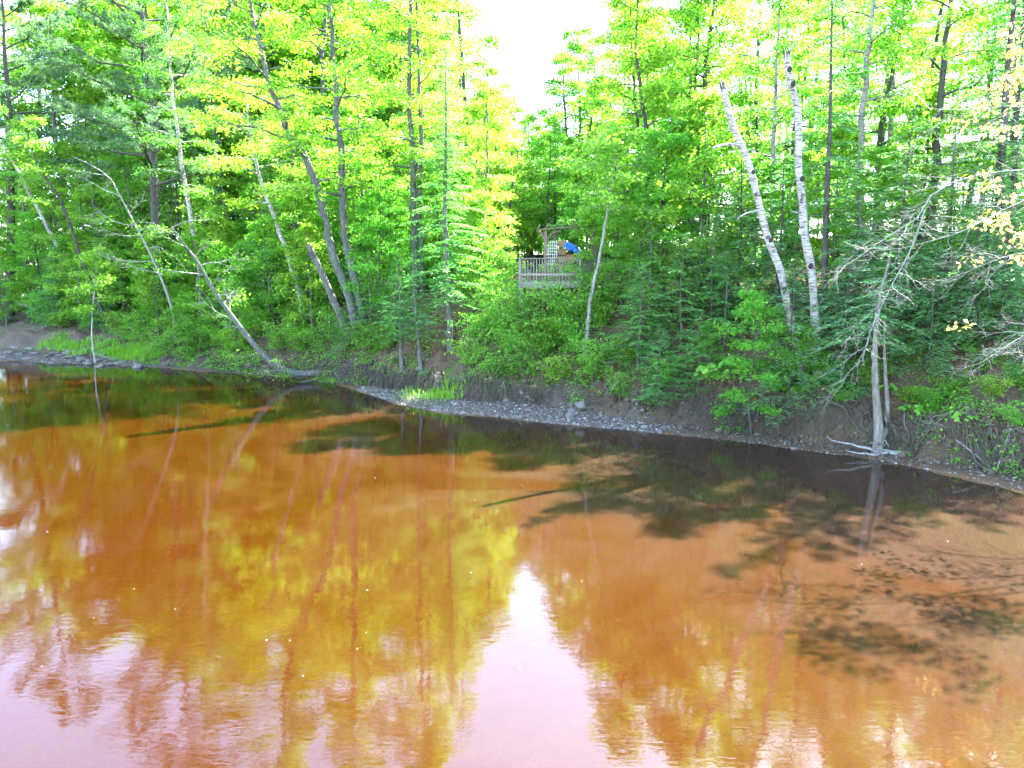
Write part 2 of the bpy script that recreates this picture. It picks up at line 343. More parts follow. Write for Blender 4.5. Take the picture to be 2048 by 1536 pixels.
def broadleaf(rg, trunk, r0, lo=.3, cr=2.6, limbs=20, per=16, size=.15, up=.5, twigs=6, cs=.5, lean=None, side_bias=None, top_r=.35, sides=8):
    """trunk: local points base to top. Returns (wood, foliage)."""
    wood, fol = MB(), MB(); size *= 1.02; per = int(per*2.1)
    T = curve(trunk, max(8, 3*len(trunk))); k = len(T)
    T[1:-1] += rg.normal(0, r0*.16, (k-2, 3))*np.array((1, 1, .3))
    tt = np.linspace(0, 1, k); rad = r0*(1-.88*tt)**.85; rad[0] *= 1.35
    wood.tube(T, np.maximum(rad, .012), sides, .05, rg)
    cen, crad = [], []
    az0 = rg.uniform(0, 6.28)
    for i in range(limbs):
        f = lo+(1-lo)*((i+.5*rg.uniform())/limbs)**.9
        p = at_path(T, f); az = az0+i*2.39996+rg.normal(0, .3)
        h = (f-lo)/(1-lo); prof = (math.sin(math.pi*min(1, .22+.78*h)))**.7*(1-.25*h)+.12
        l = cr*prof*rg.uniform(.75, 1.2)
        if side_bias is not None: l *= 1+side_bias[2]*(math.cos(az)*side_bias[0]+math.sin(az)*side_bias[1])
        e = up*(.25+1.1*h)*rg.uniform(.7, 1.3)
        d = np.array((math.cos(az), math.sin(az), e)); d /= np.linalg.norm(d)
        s_ = np.linspace(0, 1, 6)[:, None]
        P = p+d*l*s_+np.array((0, 0, -1.))*(.18*l*s_**2)+np.r_[np.zeros((1, 3)), rg.normal(0, .05*l, (5, 3))]*s_
        rr = max(.012, r0*.42*(1-.75*f)*min(1, l/cr+.25))
        wood.tube(P, rr*(1-.85*s_[:, 0])+.004, 5)
        cen.append(P[-1]); crad.append(cs)
        for j in range(twigs):
            t = .25+.75*(j+rg.uniform())/twigs; q = at_path(P, t); sgn = 1 if j % 2 else -1
            a2 = az+sgn*rg.uniform(.45, 1.2); tl = l*rg.uniform(.28, .5)*(1.15-.55*t)
            dd = np.array((math.cos(a2), math.sin(a2), rg.uniform(-.1, .35)))
            u_ = np.linspace(0, 1, 4)[:, None]
            Q = q+dd*tl*u_-np.array((0, 0, .2*tl))*u_**2
            wood.tube(Q, .010*(1-.7*u_[:, 0])+.003, 3)
            for v_ in (.5, 1.0):
                cen.append(at_path(Q, v_)+rg.normal(0, .06, 3)); crad.append(cs*rg.uniform(.6, 1.15))
    leaf_clusters(fol, np.array(cen), np.array(crad), per, size, rg)
    return wood, fol
def conifer(rg, trunk, r0, lo=.12, blen=2.2, n=60, droop=.35, rise=.15, needle=.10, step=.2, twl=.55, taper=1., lw=.34, dens=.065, tipup=0., sides=7):
    wood, fol = MB(), MB(); needle *= 1.65; lw *= 1.25
    T = curve(trunk, max(8, 2*len(trunk))); k = len(T); tt = np.linspace(0, 1, k)
    rad = r0*(1-.93*tt); rad[0] *= 1.3
    wood.tube(T, np.maximum(rad, .008), sides, .04, rg)
    c, d, nn = [], [], []
    for i in range(n):
        f = lo+(1-lo)*((i+rg.uniform(0, .6))/n); p = at_path(T, f); az = i*2.39996+rg.normal(0, .35)
        h = (f-lo)/(1-lo); l = blen*((1-h)**taper*.92+.08)*rg.uniform(.7, 1.15)
        if h < .12: l *= .6+.4*h/.12
        s_ = np.linspace(0, 1, 5)[:, None]; hd = np.array((math.cos(az), math.sin(az), 0))
        P = p+hd*l*s_+np.array((0, 0, 1.))*l*((rise+.5*h*h)*s_-droop*s_**2+tipup*s_**3)
        wood.tube(P, max(.006, r0*.16*(1-.7*f))*(1-.8*s_[:, 0])+.003, 4)
        m = max(3, int(l/step))
        for j in range(m):
            t = .12+.88*(j+rg.uniform(0, .7))/m; q = at_path(P, t)
            for sg in (-1, 1):
                a2 = az+sg*rg.uniform(.7, 1.15); tl = min(twl, l*.4)*rg.uniform(.6, 1.15)*(1.12-.75*t)+.06
                dv = np.array((math.cos(a2), math.sin(a2), rg.uniform(-.3, .02)))
                kk = max(2, int(tl/dens)); u_ = (np.arange(kk)+.3)/kk
                pt = q+dv*tl*u_[:, None]-np.array((0, 0, .25*tl))*(u_**2)[:, None]
                sd = np.where(np.arange(kk) % 2 == 0, 1., -1.)*rg.uniform(.35, .9, kk)
                aa = a2+sd
                c.append(pt); d.append(np.stack([np.cos(aa), np.sin(aa), rg.uniform(-.35, .1, kk)], -1))
                nn.append(np.array((0, 0, 1.))+rg.normal(0, .25, (kk, 3)))
    c, d, nn = map(np.concatenate, (c, d, nn)); N_ = len(c)
    L = needle*rg.uniform(.7, 1.35, N_)
    fol.kites(c, d, nn, L, L*lw, .04)
    return wood, fol
def pine(rg, trunk, r0, lo=.3, blen=4.5, n=34, needle=.26, tufts=9):
    wood, fol = MB(), MB()
    T = curve(trunk, 16); tt = np.linspace(0, 1, 16); wood.tube(T, np.maximum(r0*(1-.9*tt), .02), 8, .04, rg)
    cen = []
    for i in range(n):
        f = lo+(1-lo)*(i+rg.uniform(0, .6))/n; p = at_path(T, f); az = i*2.39996+rg.normal(0, .4); h = (f-lo)/(1-lo)
        l = blen*(.35+.65*math.sin(math.pi*min(1, .35+.6*h)))*rg.uniform(.65, 1.15)*(1-.45*h)
        s_ = np.linspace(0, 1, 6)[:, None]; hd = np.array((math.cos(az), math.sin(az), 0))
        P = p+hd*l*s_+np.array((0, 0, 1.))*l*((.05+.5*h)*s_+.12*s_**2)+rg.normal(0, .04*l, (6, 3))*s_
        wood.tube(P, max(.02, r0*.3*(1-.6*f))*(1-.8*s_[:, 0])+.006, 5)
        for j in range(12):
            t = .3+.7*(j+rg.uniform())/12; q = at_path(P, t); a2 = az+(1 if j % 2 else -1)*rg.uniform(.4, 1.1); tl = l*rg.uniform(.15, .32)
            dd = np.array((math.cos(a2), math.sin(a2), rg.uniform(.05, .35)))
            wood.tube(np.stack([q, q+dd*tl*.5, q+dd*tl]), [.014, .009, .005], 3)
            for v_ in np.linspace(.25, 1, 5): cen.append(q+dd*tl*v_+rg.normal(0, .09, 3))
        cen.append(P[-1])
    cen = np.array(cen); k = np.repeat(np.arange(len(cen)), tufts*5); N_ = len(k)
    d = unit(rg.normal(0, 1, (N_, 3))+np.array((0, 0, .35))); L = needle*rg.uniform(.7, 1.3, N_)
    fol.kites(cen[k]+rg.normal(0, .05, (N_, 3)), d, unit(rg.normal(0, 1, (N_, 3))), L, np.full(N_, .036), .02, .5)
    return wood, fol
def twiggy(mb, p, d, l, r, depth, rg, hang=.12, spread=.8, kids=4, sides=4):
    d = d/np.linalg.norm(d); n = 6; P = [p]; q = np.array(p, float); dd = d.copy(); ends = []
    for i in range(n-1):
        dd = dd+rg.normal(0, .16, 3)+np.array((0, 0, -hang))*(.6 if depth else .2); dd /= np.linalg.norm(dd)
        q = q+dd*l/(n-1); P.append(q.copy())
    P = np.array(P); mb.tube(P, np.linspace(r, r*.3, n), sides if r > .012 else 3)
    if depth > 0:
        for j in range(kids):
            t = .25+.75*(j+rg.uniform())/kids; b = at_path(P, t)
            e = unit(d+rg.normal(0, spread, 3)*np.array((1, 1, .7)))
            ends += twiggy(mb, b, e, l*rg.uniform(.35, .6)*(1.15-.4*t), r*.5, depth-1, rg, hang, spread, kids, sides)
    else: ends.append(P[-1])
    return ends
def local(pts):
    """world points -> (base location on the ground, local points starting at the base)"""
    p = np.array(pts, float); z = gz(p[0, 0], p[0, 1])
    if p[0, 2] > z+.25: p = np.vstack([[p[0, 0]+(p[0, 0]-p[1, 0])*.3, p[0, 1], z-.12], p])
    else:
        p[0, 2] = min(p[0, 2], z)-.08
        while len(p) > 2 and p[1, 2] < z+.1 and p[1, 2] < p[0, 2]+.1: p = np.delete(p, 1, 0)
    return p[0].copy(), p-p[0]
def stretch(p, h):
    """carry the trunk on past the last surveyed point to height h above the base"""
    p = np.array(p, float)
    if p[-1, 2] < h:
        d = p[-1]-p[-2]; d = d/np.linalg.norm(d); d = unit(d+np.array((0, 0, 1.2))); k = (h-p[-1, 2])/d[2]
        p = np.vstack([p, p[-1]+d*k*.5, p[-1]+d*k])
    return p
# ------------------------------------------------------------------ surveyed trees along the bank (world metres, base to top)
def grow(name, label, cat, pts, kind, r0, h, bark, leaf, group=None, seed=1, **kw):
    base, p = local(pts); p = stretch(p, h); rg = np.random.default_rng(seed)
    wood, fol = {'b': broadleaf, 'c': conifer, 'p': pine}[kind](rg, p, r0, **kw)
    t = thing(name, base, label, cat, group)
    wood.obj('trunk', BARK[bark], t)
    fol.obj('crown', LEAF[leaf], t)
    return t
T1 = [(-35.39,60.0,3.12),(-35.95,59.57,5.57),(-36.64,59.14,8.54),(-37.09,58.71,10.27),(-37.75,58.29,12.16),(-38.16,57.86,13.8),(-39.12,57.43,15.96),(-39.78,57.0,17.71)]
grow('birch_tree', 'white birch leaning left behind the dead tree at the far left', 'tree', T1, 'b', .2, 17, 'birch', 'green', seed=1, lo=.62, cr=2.6, limbs=12, per=12, size=.16)
T2 = [(-29.98,54.23,1.85),(-30.74,53.9,4.42),(-31.33,53.57,7.0),(-31.79,53.23,9.47),(-32.21,52.9,11.36),(-32.93,52.57,12.86),(-33.5,52.23,15.01)]
grow('broadleaf_tree', 'slim dark-trunked tree leaning left above the grassy shelf', 'tree', T2, 'b', .17, 15, 'dark', 'green', seed=2, lo=.4, cr=2.6, limbs=14, per=14, size=.17)
T5 = [(-27.84,48.2,.18),(-27.95,48.2,1.25),(-27.88,48.2,2.58),(-27.59,48.2,4.56),(-27.34,48.2,6.03),(-27.29,48.2,7.48)]
grow('broadleaf_sapling', 'thin pale pole of a sapling standing at the water beside the grey stones', 'sapling', T5, 'b', .06, 7.6, 'birch', 'maple', seed=5, lo=.48, cr=1.5, limbs=10, per=12, size=.16)
T6b = [(-8.74,41.0,2.44),(-9.31,41.0,4.82),(-9.92,41.0,6.81),(-10.23,41.0,8.4),(-10.51,41.0,9.61),(-11.37,41.0,12.34),(-12.25,41.0,13.41),(-12.58,41.0,14.67),(-13.23,41.0,16.35),(-13.44,41.0,17.65),(-13.81,41.0,19.4)]
T6c = [(-8.36,41.2,2.37),(-8.59,41.2,4.26),(-8.94,41.2,5.8),(-9.34,41.2,8.06),(-9.39,41.2,10.09),(-9.39,41.2,12.37),(-9.58,41.2,15.08),(-9.65,41.2,18.6),(-9.72,41.2,20.32)]
T6a = [(-9.14,41.26,2.25),(-10.07,41.26,4.34),(-10.85,41.26,6.27),(-11.39,41.26,7.48)]
b6 = np.array((-8.75,41.1,gz(-8.75,41.1)-.1)); rg = np.random.default_rng(6)
t6 = thing('maple_tree', b6, 'big three-stemmed maple with lichened grey trunks at the bank edge', 'tree')
wa = MB(); wa.tube(curve(np.vstack([[-.35,.1,0], np.array(T6a)-b6]), 14), np.linspace(.24,.15,14), 10, .05, rg); wa.obj('trunk', BARK['maple'], t6)
dk = MB(); e6 = np.array(T6a[-1])-b6
dk.tube(curve([e6+(.24,-.06,-.75), e6+(.02,-.03,0), e6+(-.14,0,.5), e6+(-.2,.02,.85)], 8), [.13,.15,.09,.02,.02,.02,.015,.01][:8], 7, .15, rg); dk.obj('broken_top', BARK['dark'], t6)
for P_, s_, kw in ((T6b, 61, dict(side_bias=(-.6,-.8,.35))), (T6c, 62, dict(side_bias=(.2,-.9,.3)))):
    p = np.vstack([[.1 if s_ == 62 else -.1, 0, 0], np.array(P_)-b6]); p = stretch(p, 23)
    wd, fo = broadleaf(np.random.default_rng(s_), p, .27, lo=.33, cr=3.4, limbs=30, per=15, size=.17, twigs=7, cs=.5, sides=10, **kw)
    wd.obj('trunk', BARK['maple'], t6); fo.obj('crown', LEAF['maple'], t6)
for a in np.linspace(2.6, 6.0, 7):                            # surface roots gripping the bank
    rr = MB(); d = np.array((math.cos(a), math.sin(a))); L_ = rg.uniform(1.0, 2.2); pp = []
    for q in np.linspace(0, 1, 7):
        xy = d*L_*q+rg.normal(0, .06, 2)*q; pp.append((xy[0], xy[1], max(gz(b6[0]+xy[0], b6[1]+xy[1])-b6[2]+.05*(1-q), .0-b6[2]+.03)))
    rr.tube(curve(pp, 10), np.linspace(.12,.025,10), 6); rr.obj('root', BARK['root'], t6)
T7 = [(-13.06,45.0,4.61),(-13.59,45.0,6.74),(-14.29,45.0,8.9),(-14.87,45.0,10.62),(-15.21,45.0,11.73),(-15.54,45.0,13.53),(-15.74,45.0,15.54)]
grow('birch_tree', 'white birch leaning left behind the three-stemmed maple', 'tree', T7, 'b', .2, 15, 'birch', 'maple', seed=7, lo=.5, cr=2.8, limbs=16, per=14, size=.16)
T7b = [(-21.36,50.0,4.53),(-21.59,50.0,9.22),(-21.87,50.0,11.65),(-22.22,50.0,15.08),(-22.37,50.0,17.93)]
grow('birch_tree', 'upright slender birch in front of the big pine, small bright leaves', 'tree', T7b, 'b', .2, 24, 'birch', 'green', seed=8, lo=.38, cr=2.8, limbs=30, per=14, size=.13)
T8a = [(-5.55,42.0,4.4),(-5.57,42.0,6.85),(-5.58,42.0,9.25),(-5.57,42.0,12.5),(-5.69,42.0,15.27),(-5.61,42.0,17.98),(-5.5,42.0,20.61)]
T8b = [(-5.18,42.3,4.4),(-5.23,42.3,7.23),(-5.25,42.3,10.69),(-5.08,42.3,12.56),(-5.17,42.3,15.34),(-5.2,42.3,18.07),(-5.24,42.3,20.46)]
grow('maple_tree', 'left of two straight grey maples standing close behind the spruce', 'tree', T8a, 'b', .2, 22, 'maple', 'maple', seed=9, lo=.3, cr=2.9, limbs=32, per=13, size=.16, side_bias=(-.8,0,.4))
grow('maple_tree', 'right of two straight grey maples standing close behind the spruce', 'tree', T8b, 'b', .17, 21.5, 'maple', 'maple', seed=10, lo=.35, cr=2.8, limbs=30, per=13, size=.16, side_bias=(.3,-.8,.4))
T9 = [(-3.02,35.46,2.3),(-3.1,35.46,5.24),(-3.21,35.46,8.48),(-3.1,35.46,12.72),(-3.1,35.46,16.3)]
# spruce: wide low boughs, narrow spire
base, p = local(T9); rg = np.random.default_rng(11)
t9 = thing('spruce_tree', base, 'tall narrow spruce with a dark spire and wide low boughs left of the deck', 'tree')
w1, f1 = conifer(rg, p, .17, lo=.56, blen=.62, n=70, droop=.5, rise=.1, needle=.12, step=.13, twl=.3, taper=.5)
w1.obj('trunk', BARK['maple'], t9); f1.obj('spire', LEAF['hemlock'], t9)
w2, f2 = conifer(rg, p[:4], .02, lo=.22, blen=2.7, n=64, droop=.28, rise=.05, needle=.11, step=.17, twl=.6, taper=.55)
w2.obj('bough_wood', BARK['grey'], t9); f2.obj('low_boughs', LEAF['fir'], t9)
T10 = [(-3.74,46.0,5.53),(-3.08,46.0,8.06),(-2.76,46.0,10.13),(-2.21,46.0,12.68),(-1.68,46.0,15.21),(-1.45,46.0,16.6)]
grow('maple_tree', 'slender maple leaning right against the sky gap, yellow-green leaves', 'tree', T10, 'b', .16, 11, 'maple', 'maple', seed=12, lo=.4, cr=2.0, limbs=20, per=11, size=.17)
T11 = [(-.77,47.0,5.9),(-.54,47.0,7.02),(0,47.0,11.28),(.22,47.0,13.6)]
grow('maple_tree', 'thin straight maple below the sky gap, left of the pergola', 'tree', T11, 'b', .11, 8, 'maple', 'maple', seed=13, lo=.35, cr=2.0, limbs=16, per=12, size=.17)
T12 = [(3.12,30.6,2.6),(3.34,30.7,4.86),(3.61,30.8,6.11),(3.83,30.9,7.45),(4.12,31.0,9.09),(4.32,31.1,10.22)]
grow('birch_tree', 'pale slim trunk leaning right just in front of the deck corner', 'tree', T12, 'b', .1, 9.4, 'palebirch', 'maple', seed=14, lo=.66, cr=2.2, limbs=16, per=12, size=.15)
T13 = [(7.05,38.0,5.6),(6.86,38.0,7.04),(6.59,38.0,10.57),(6.39,38.0,12.68),(6.11,38.0,14.93),(5.91,38.0,17.06)]
grow('maple_tree', 'slim dark-stemmed maple right of the sky gap, behind the pergola', 'tree', T13, 'b', .15, 14, 'dark', 'maple', seed=15, lo=.3, cr=2.4, limbs=24, per=13, size=.16)
T14a = [(8.75,36.0,5.6),(8.71,36.0,8.15),(8.72,36.0,10.49),(8.85,36.0,12.3),(9.07,36.0,14.08),(9.24,36.0,16.71),(9.38,36.0,17.93),(9.49,36.0,19.31)]
T14b = [(8.73,36.0,10.39),(8.69,36.0,12.76),(8.66,36.0,14.97),(8.77,36.0,17.16),(8.63,36.0,18.44),(8.45,36.0,19.75)]
t14 = grow('maple_tree', 'dark forked maple left of the two broken birch snags', 'tree', T14a, 'b', .2, 15, 'dark', 'maple', seed=16, lo=.4, cr=2.8, limbs=24, per=13, size=.16)
b14 = np.array(t14.location); wd, fo = broadleaf(np.random.default_rng(17), np.array(T14b)-b14, .11, lo=.3, cr=2.2, limbs=16, per=13, size=.16)
wd.obj('second_stem', BARK['dark'], t14); fo.obj('crown', LEAF['maple'], t14)
T17 = [(13.88,29.5,5.4),(13.87,29.5,6.2),(13.84,29.5,8.06),(13.7,29.5,11.05),(13.7,29.5,12.89),(13.73,29.5,14.67),(13.86,29.5,16.08),(13.9,29.5,17.16)]
grow('birch_tree', 'tall living pale birch standing behind and right of the snags', 'tree', T17, 'b', .19, 14, 'palebirch', 'green', seed=18, lo=.45, cr=2.3, limbs=18, per=12, size=.13)
T18 = [(17.72,36.0,6.7),(17.82,36.0,8.2),(18.03,36.0,10.49),(18.08,36.0,13.97),(17.97,36.0,17.11)]
grow('broadleaf_tree', 'pale grey trunk deep in the wood right of the tall birch', 'tree', T18, 'b', .2, 14, 'palebirch', 'maple', seed=19, lo=.4, cr=2.8, limbs=18, per=13, size=.16)
T19 = [(16.73,25.5,5.1),(16.69,25.5,9.02),(16.62,25.5,11.25),(16.6,25.5,12.8),(16.61,25.5,14.63),(16.6,25.5,15.56)]
T20 = [(18.38,27.0,5.6),(18.1,27.0,10.11),(18.02,27.0,11.83),(17.97,27.0,14.19),(17.91,27.0,15.67)]
grow('hemlock_tree', 'dark-trunked hemlock near the right edge behind the bare branches', 'tree', T19, 'c', .19, 15, 'dark', 'hemlock', seed=20, lo=.3, blen=2.4, n=46)
grow('hemlock_tree', 'thinner dark trunk at the extreme right edge of the wood', 'tree', T20, 'c', .15, 14, 'dark', 'hemlock', seed=21, lo=.35, blen=2.0, n=36)
T21 = [(11.24,26.3,3.95),(11.21,26.3,5.47),(11.14,26.3,7.44),(11.1,26.3,10.44),(10.97,26.3,13.67),(10.89,26.3,15.56)]
grow('hemlock_tree', 'tall feathery hemlock directly behind the taller birch snag', 'tree', T21, 'c', .14, 13, 'dark', 'hemlock', seed=22, lo=.25, blen=2.1, n=56)
F1 = [(-5.51,36.25,1.07),(-5.56,36.25,2.28),(-5.56,36.25,4.52),(-5.56,36.25,6.6)]
F2 = [(-4.42,35.14,1.05),(-4.56,35.14,2.79),(-4.67,35.14,4.55),(-4.71,35.14,6.9)]
grow('fir_tree', 'young fir with bowed base at the top of the gravel, left of its twin', 'tree', F1, 'c', .12, 5, 'maple', 'fir', seed=23, lo=.25, blen=2.0, n=48, needle=.10, droop=.15, twl=.5)
grow('fir_tree', 'young fir rooted above the gravel beach, nearest the spruce trunk', 'tree', F2, 'c', .11, 5, 'maple', 'fir', seed=24, lo=.28, blen=1.9, n=48, needle=.10, droop=.15, twl=.5)
P1 = [(-26.13,54.0,2.6),(-25.98,54.0,10.6),(-25.78,54.0,18.09),(-25.98,54.0,23.83),(-26.04,54.0,25.5)]
P2 = [(-44.2,64.0,2.4),(-43.12,64.0,12.4),(-42.5,64.0,20.64),(-42.52,64.0,23.85),(-42.35,64.0,26.8)]
grow('pine_tree', 'big white pine with long level boughs at the upper left', 'tree', P1, 'p', .42, 33, 'dark', 'pine', seed=25, lo=.30, blen=9.5, n=50, tufts=9)
grow('pine_tree', 'white pine cut off by the left edge, behind the leaning birch', 'tree', P2, 'p', .4, 32, 'dark', 'pine', seed=26, lo=.35, blen=7, n=40, tufts=8)

# dead tree with bleached twigs at the left
T3 = [(-22.85,49.0,3.37),(-23.04,48.62,4.95),(-23.42,48.25,6.51),(-23.99,47.88,8.26),(-24.3,47.5,9.31),(-24.85,47.12,10.86),(-25.2,46.75,11.89),(-25.82,46.38,12.44),(-26.91,46.0,13.0)]
base, p = local(T3); rg = np.random.default_rng(30)
t3 = thing('dead_tree', base, 'bleached leafless dead tree leaning left with bare branches', 'tree')
m_ = MB(); m_.tube(curve(p, 18), np.linspace(.11,.02,18), 8, .04, rg); m_.obj('trunk', BARK['grey'], t3)
for k, (f, d, l) in enumerate([(.60,(-1,-.2,.1),3.4),(.55,(-.8,-.5,-.05),2.4),(.74,(-1,.1,.5),2.6),(.42,(-1,-.3,.05),3.2),(.36,(-.6,-.6,-.2),2.2),(.85,(-.9,-.2,.2),1.8),(.66,(.7,-.3,.5),1.6),(.48,(.8,-.5,.2),1.5)]):
    b_ = MB(); twiggy(b_, at_path(curve(p, 18), f), np.array(d, float), l, .03, 2, rg, .02, .75, 5); b_.obj('bare_branch', BARK['grey'], t3)

# leaning curved tree over the water
T4 = [(-10.6,40.3,.35),(-12.26,39.82,.45),(-13.09,39.57,.95),(-14.07,39.32,2.1),(-15.11,39.07,3.68),(-15.85,38.82,4.96),(-16.55,38.57,6.55),(-17.02,38.32,7.31),(-17.47,38.07,8.18)]
b4 = np.array(T4[0])+(0,0,-.2); p = np.array(T4)-b4; rg = np.random.default_rng(31)
t4 = thing('leaning_tree', b4, 'curved grey trunk bowing out over the water then leaning up left', 'tree')
m_ = MB(); m_.tube(curve(p, 24), np.r_[np.linspace(.2,.165,8), np.linspace(.155,.04,16)], 10, .04, rg); m_.obj('trunk', BARK['maple'], t4)
cen = []
for f in np.linspace(.45, 1, 12):
    b_ = MB(); a = rg.uniform(0, 6.28); ends = twiggy(b_, at_path(curve(p, 24), f), np.array((math.cos(a), math.sin(a), .35)), rg.uniform(1.4, 2.4), .03, 2, rg, .04, .8, 4)
    b_.obj('branch', BARK['grey'], t4); cen += ends
for f in (.18, .24, .3):
    b_ = MB(); ends = twiggy(b_, at_path(curve(p, 24), f), np.array((rg.normal(), -.8, .4)), 1.3, .02, 2, rg, .05, .8, 4); b_.obj('branch', BARK['grey'], t4); cen += ends
f4 = MB(); leaf_clusters(f4, np.array(cen), np.full(len(cen), .38), 7, .13, rg); f4.obj('crown', LEAF['green'], t4)

# two broken birch snags
def snag(name, label, pts, r0, r1, seed, stubs, holes, splinter):
    base, p = local(pts); rg = np.random.default_rng(seed); t = thing(name, base, label, 'snag')
    n = 30; Cv = curve(p, n); rad = np.linspace(r0, r1, n)*(1+.05*rg.standard_normal(n)); rad[0] *= 1.25; rad[1] *= 1.1
    m = MB(); m.tube(Cv, rad, 14, .035, rg); m.obj('trunk', BARK['birch'], t)
    d = unit(Cv[-1]-Cv[-2]); top = MB()                       # hollow broken top
    P = np.stack([Cv[-1]-d*.02, Cv[-1]-d*.10, Cv[-1]-d*.3]); top.tube(P, [r1*.97, r1*.7, r1*.3], 14); 
    for k in range(7):
        a = k*.9; q = Cv[-1]+r1*.8*np.array((math.cos(a), math.sin(a), 0)); top.tube(np.stack([q-d*.12, q+d*rg.uniform(.03,.1), q+d*rg.uniform(.12,.24)]), [.035,.025,.004], 4)
    top.obj('broken_top', BARK['dark'], t)
    if splinter is not None:
        s = MB(); s.tube(curve([Cv[-1]-d*.25+(r1*.5,0,0), Cv[-1]+(r1*.9,-.02,.1), Cv[-1]+np.array(splinter)], 6), [.07,.06,.05,.035,.02,.008], 6); s.obj('splinter', BARK['birch'], t)
    for f, dv, l, r in stubs:
        s = MB(); q = at_path(Cv, f); dv = np.array(dv, float); e = unit(dv)
        s.tube(curve([q, q+e*l*.4, q+e*l*.7+(0,0,-.06*l), q+e*l+(rg.normal(0,.05), 0, -.18*l)], 8), np.linspace(r, r*.45, 8), 7); s.obj('branch_stub', BARK['birch'], t)
    for f, a in holes:
        q = at_path(Cv, f); rr = np.interp(f, [0, 1], [r0, r1]); nrm = np.array((math.sin(a), -math.cos(a), .05)); h = MB()
        c = q+nrm*(rr*.97); sd = unit(np.cross(nrm, (0,0,1.))); up_ = np.cross(sd, nrm); ring = np.arange(10)*2*math.pi/10; R_ = rg.uniform(.045, .075)
        o_ = c+nrm*.032+(np.cos(ring)[:, None]*sd*R_+np.sin(ring)[:, None]*up_*R_*1.3); i_ = c+nrm*.024+(np.cos(ring)[:, None]*sd*R_*.6+np.sin(ring)[:, None]*up_*R_*.8)
        o2 = c-nrm*.03+(np.cos(ring)[:, None]*sd*R_*1.35+np.sin(ring)[:, None]*up_*R_*1.7)
        j = np.arange(10); j2 = (j+1) % 10
        h.add(np.vstack([o2, o_, i_, [c+nrm*.02]]), np.vstack([np.stack([j, j2, j2+10, j+10], -1), np.stack([j+10, j2+10, j2+20, j+20], -1), np.stack([j+20, j2+20, np.full(10, 30), np.full(10, 30)], -1)]), True)
        h.obj('knot_hole', HOLE, t)
    return t
HOLE = plain('knot_hole_shade', (.018,.015,.013), .95, .3, 20)  # near-black plugs on the trunk; the shade inside each hole is painted as colour
T15 = [(10.21,25.05,1.88),(9.85,25.0,3.2),(9.5,24.95,4.33),(9.08,24.9,5.86),(8.68,24.85,6.7),(8.27,24.8,7.9),(8.01,24.75,8.72),(7.71,24.7,9.52),(7.34,24.65,10.19),(7.1,24.6,10.73),(6.81,24.55,11.69)]
T16 = [(10.64,25.04,2.16),(10.38,25.01,4.54),(10.15,24.98,5.99),(9.87,24.94,7.01),(9.69,24.91,8.29),(9.52,24.88,9.24),(9.46,24.84,10.16),(9.32,24.81,11.2),(9.04,24.78,11.98),(8.89,24.74,12.7)]
snag('birch_snag', 'shorter crooked white birch snag with a forked side branch', T15, .145, .092, 40, [(.81,(-.9,-.2,.05),.95,.07),(.60,(-1,-.1,-.2),.9,.045),(.86,(-1,-.3,.1),.3,.04),(.78,(.7,-.4,.5),.35,.04)], [(.72,.3),(.5,.35),(.33,-.4)], None)
snag('birch_snag', 'taller straight white birch snag with woodpecker holes and broken top', T16, .158, .1, 41, [(.70,(.7,-.3,1.2),.5,.025),(.52,(-1,-.4,.4),.6,.025),(.6,(1,-.3,.4),.25,.04)], [(.955,.15),(.912,.35),(.63,.45),(.36,-.35)], (.28,-.04,.42))

# twin-stemmed tree with splayed roots at the water on the right
T22a = [(11.45,22.22,.06),(11.5,22.29,.6),(11.36,22.36,1.91),(11.28,22.42,3.0),(11.29,22.49,4.33),(11.41,22.56,5.31),(11.58,22.62,5.92),(11.7,22.7,6.9)]
T22b = [(11.65,22.4,.31),(11.81,22.52,.68),(11.89,22.64,1.48),(11.82,22.76,2.47),(11.74,22.88,4.0),(11.79,23.0,4.84)]
b22 = np.array((11.5,22.25,.0)); rg = np.random.default_rng(50)
t22 = thing('hemlock_tree', b22, 'twin-stemmed grey tree with splayed bare roots at the water edge', 'tree')
m_ = MB(); m_.tube(curve(np.array(T22a)-b22, 20), np.r_[[.16,.16,.145,.13], np.linspace(.115,.008,16)], 12, .03, rg); m_.obj('trunk', BARK['tan'], t22)
m_ = MB(); m_.tube(curve(np.vstack([[.02,.05,.3], np.array(T22b)[1:]-b22]), 16), np.linspace(.1,.008,16), 9, .03, rg); m_.obj('second_stem', BARK['tan'], t22)
w_, f_ = conifer(rg, np.array(T22a)-b22, .01, lo=.5, blen=2.1, n=26, droop=.45, rise=.15, needle=.08, step=.16, twl=.6, dens=.05)
w_.obj('branches', BARK['grey'], t22); f_.obj('crown', LEAF['hemlock'], t22)
for k, pts in enumerate([[(-.05,-.1,.12),(-.55,-.2,.3),(-1.0,-.15,.42),(-1.5,.02,.5),(-1.62,.05,.62)], [(-.05,-.12,.08),(-.4,-.3,.1),(-.8,-.3,.16),(-1.15,-.2,.22)], [(0,-.1,.25),(-.2,-.25,.42),(-.45,-.35,.5)], [(.05,-.12,.1),(.35,-.35,.12),(.7,-.5,.06),(1.1,-.6,.02)]]+[[(.05+.02*k,-.1,.2),(.2+.1*k,-.25-.02*k,.18),(.4+.17*k,-.32-.03*k,.04+.02*(k%3))] for k in range(8)]+[[(0,-.12,.3),(-.15+.06*k,-.3,.5+.05*(k%2)),(-.2+.1*k,-.4,.62-.1*k)] for k in range(4)]):
    r_ = MB(); p_ = curve(pts, 10)+np.r_[np.zeros((1,3)), rg.normal(0,.015,(9,3))]; r_.tube(p_, np.linspace(.06 if k < 4 else .03,.01,10), 6); r_.obj('root', BARK['grey'], t22)

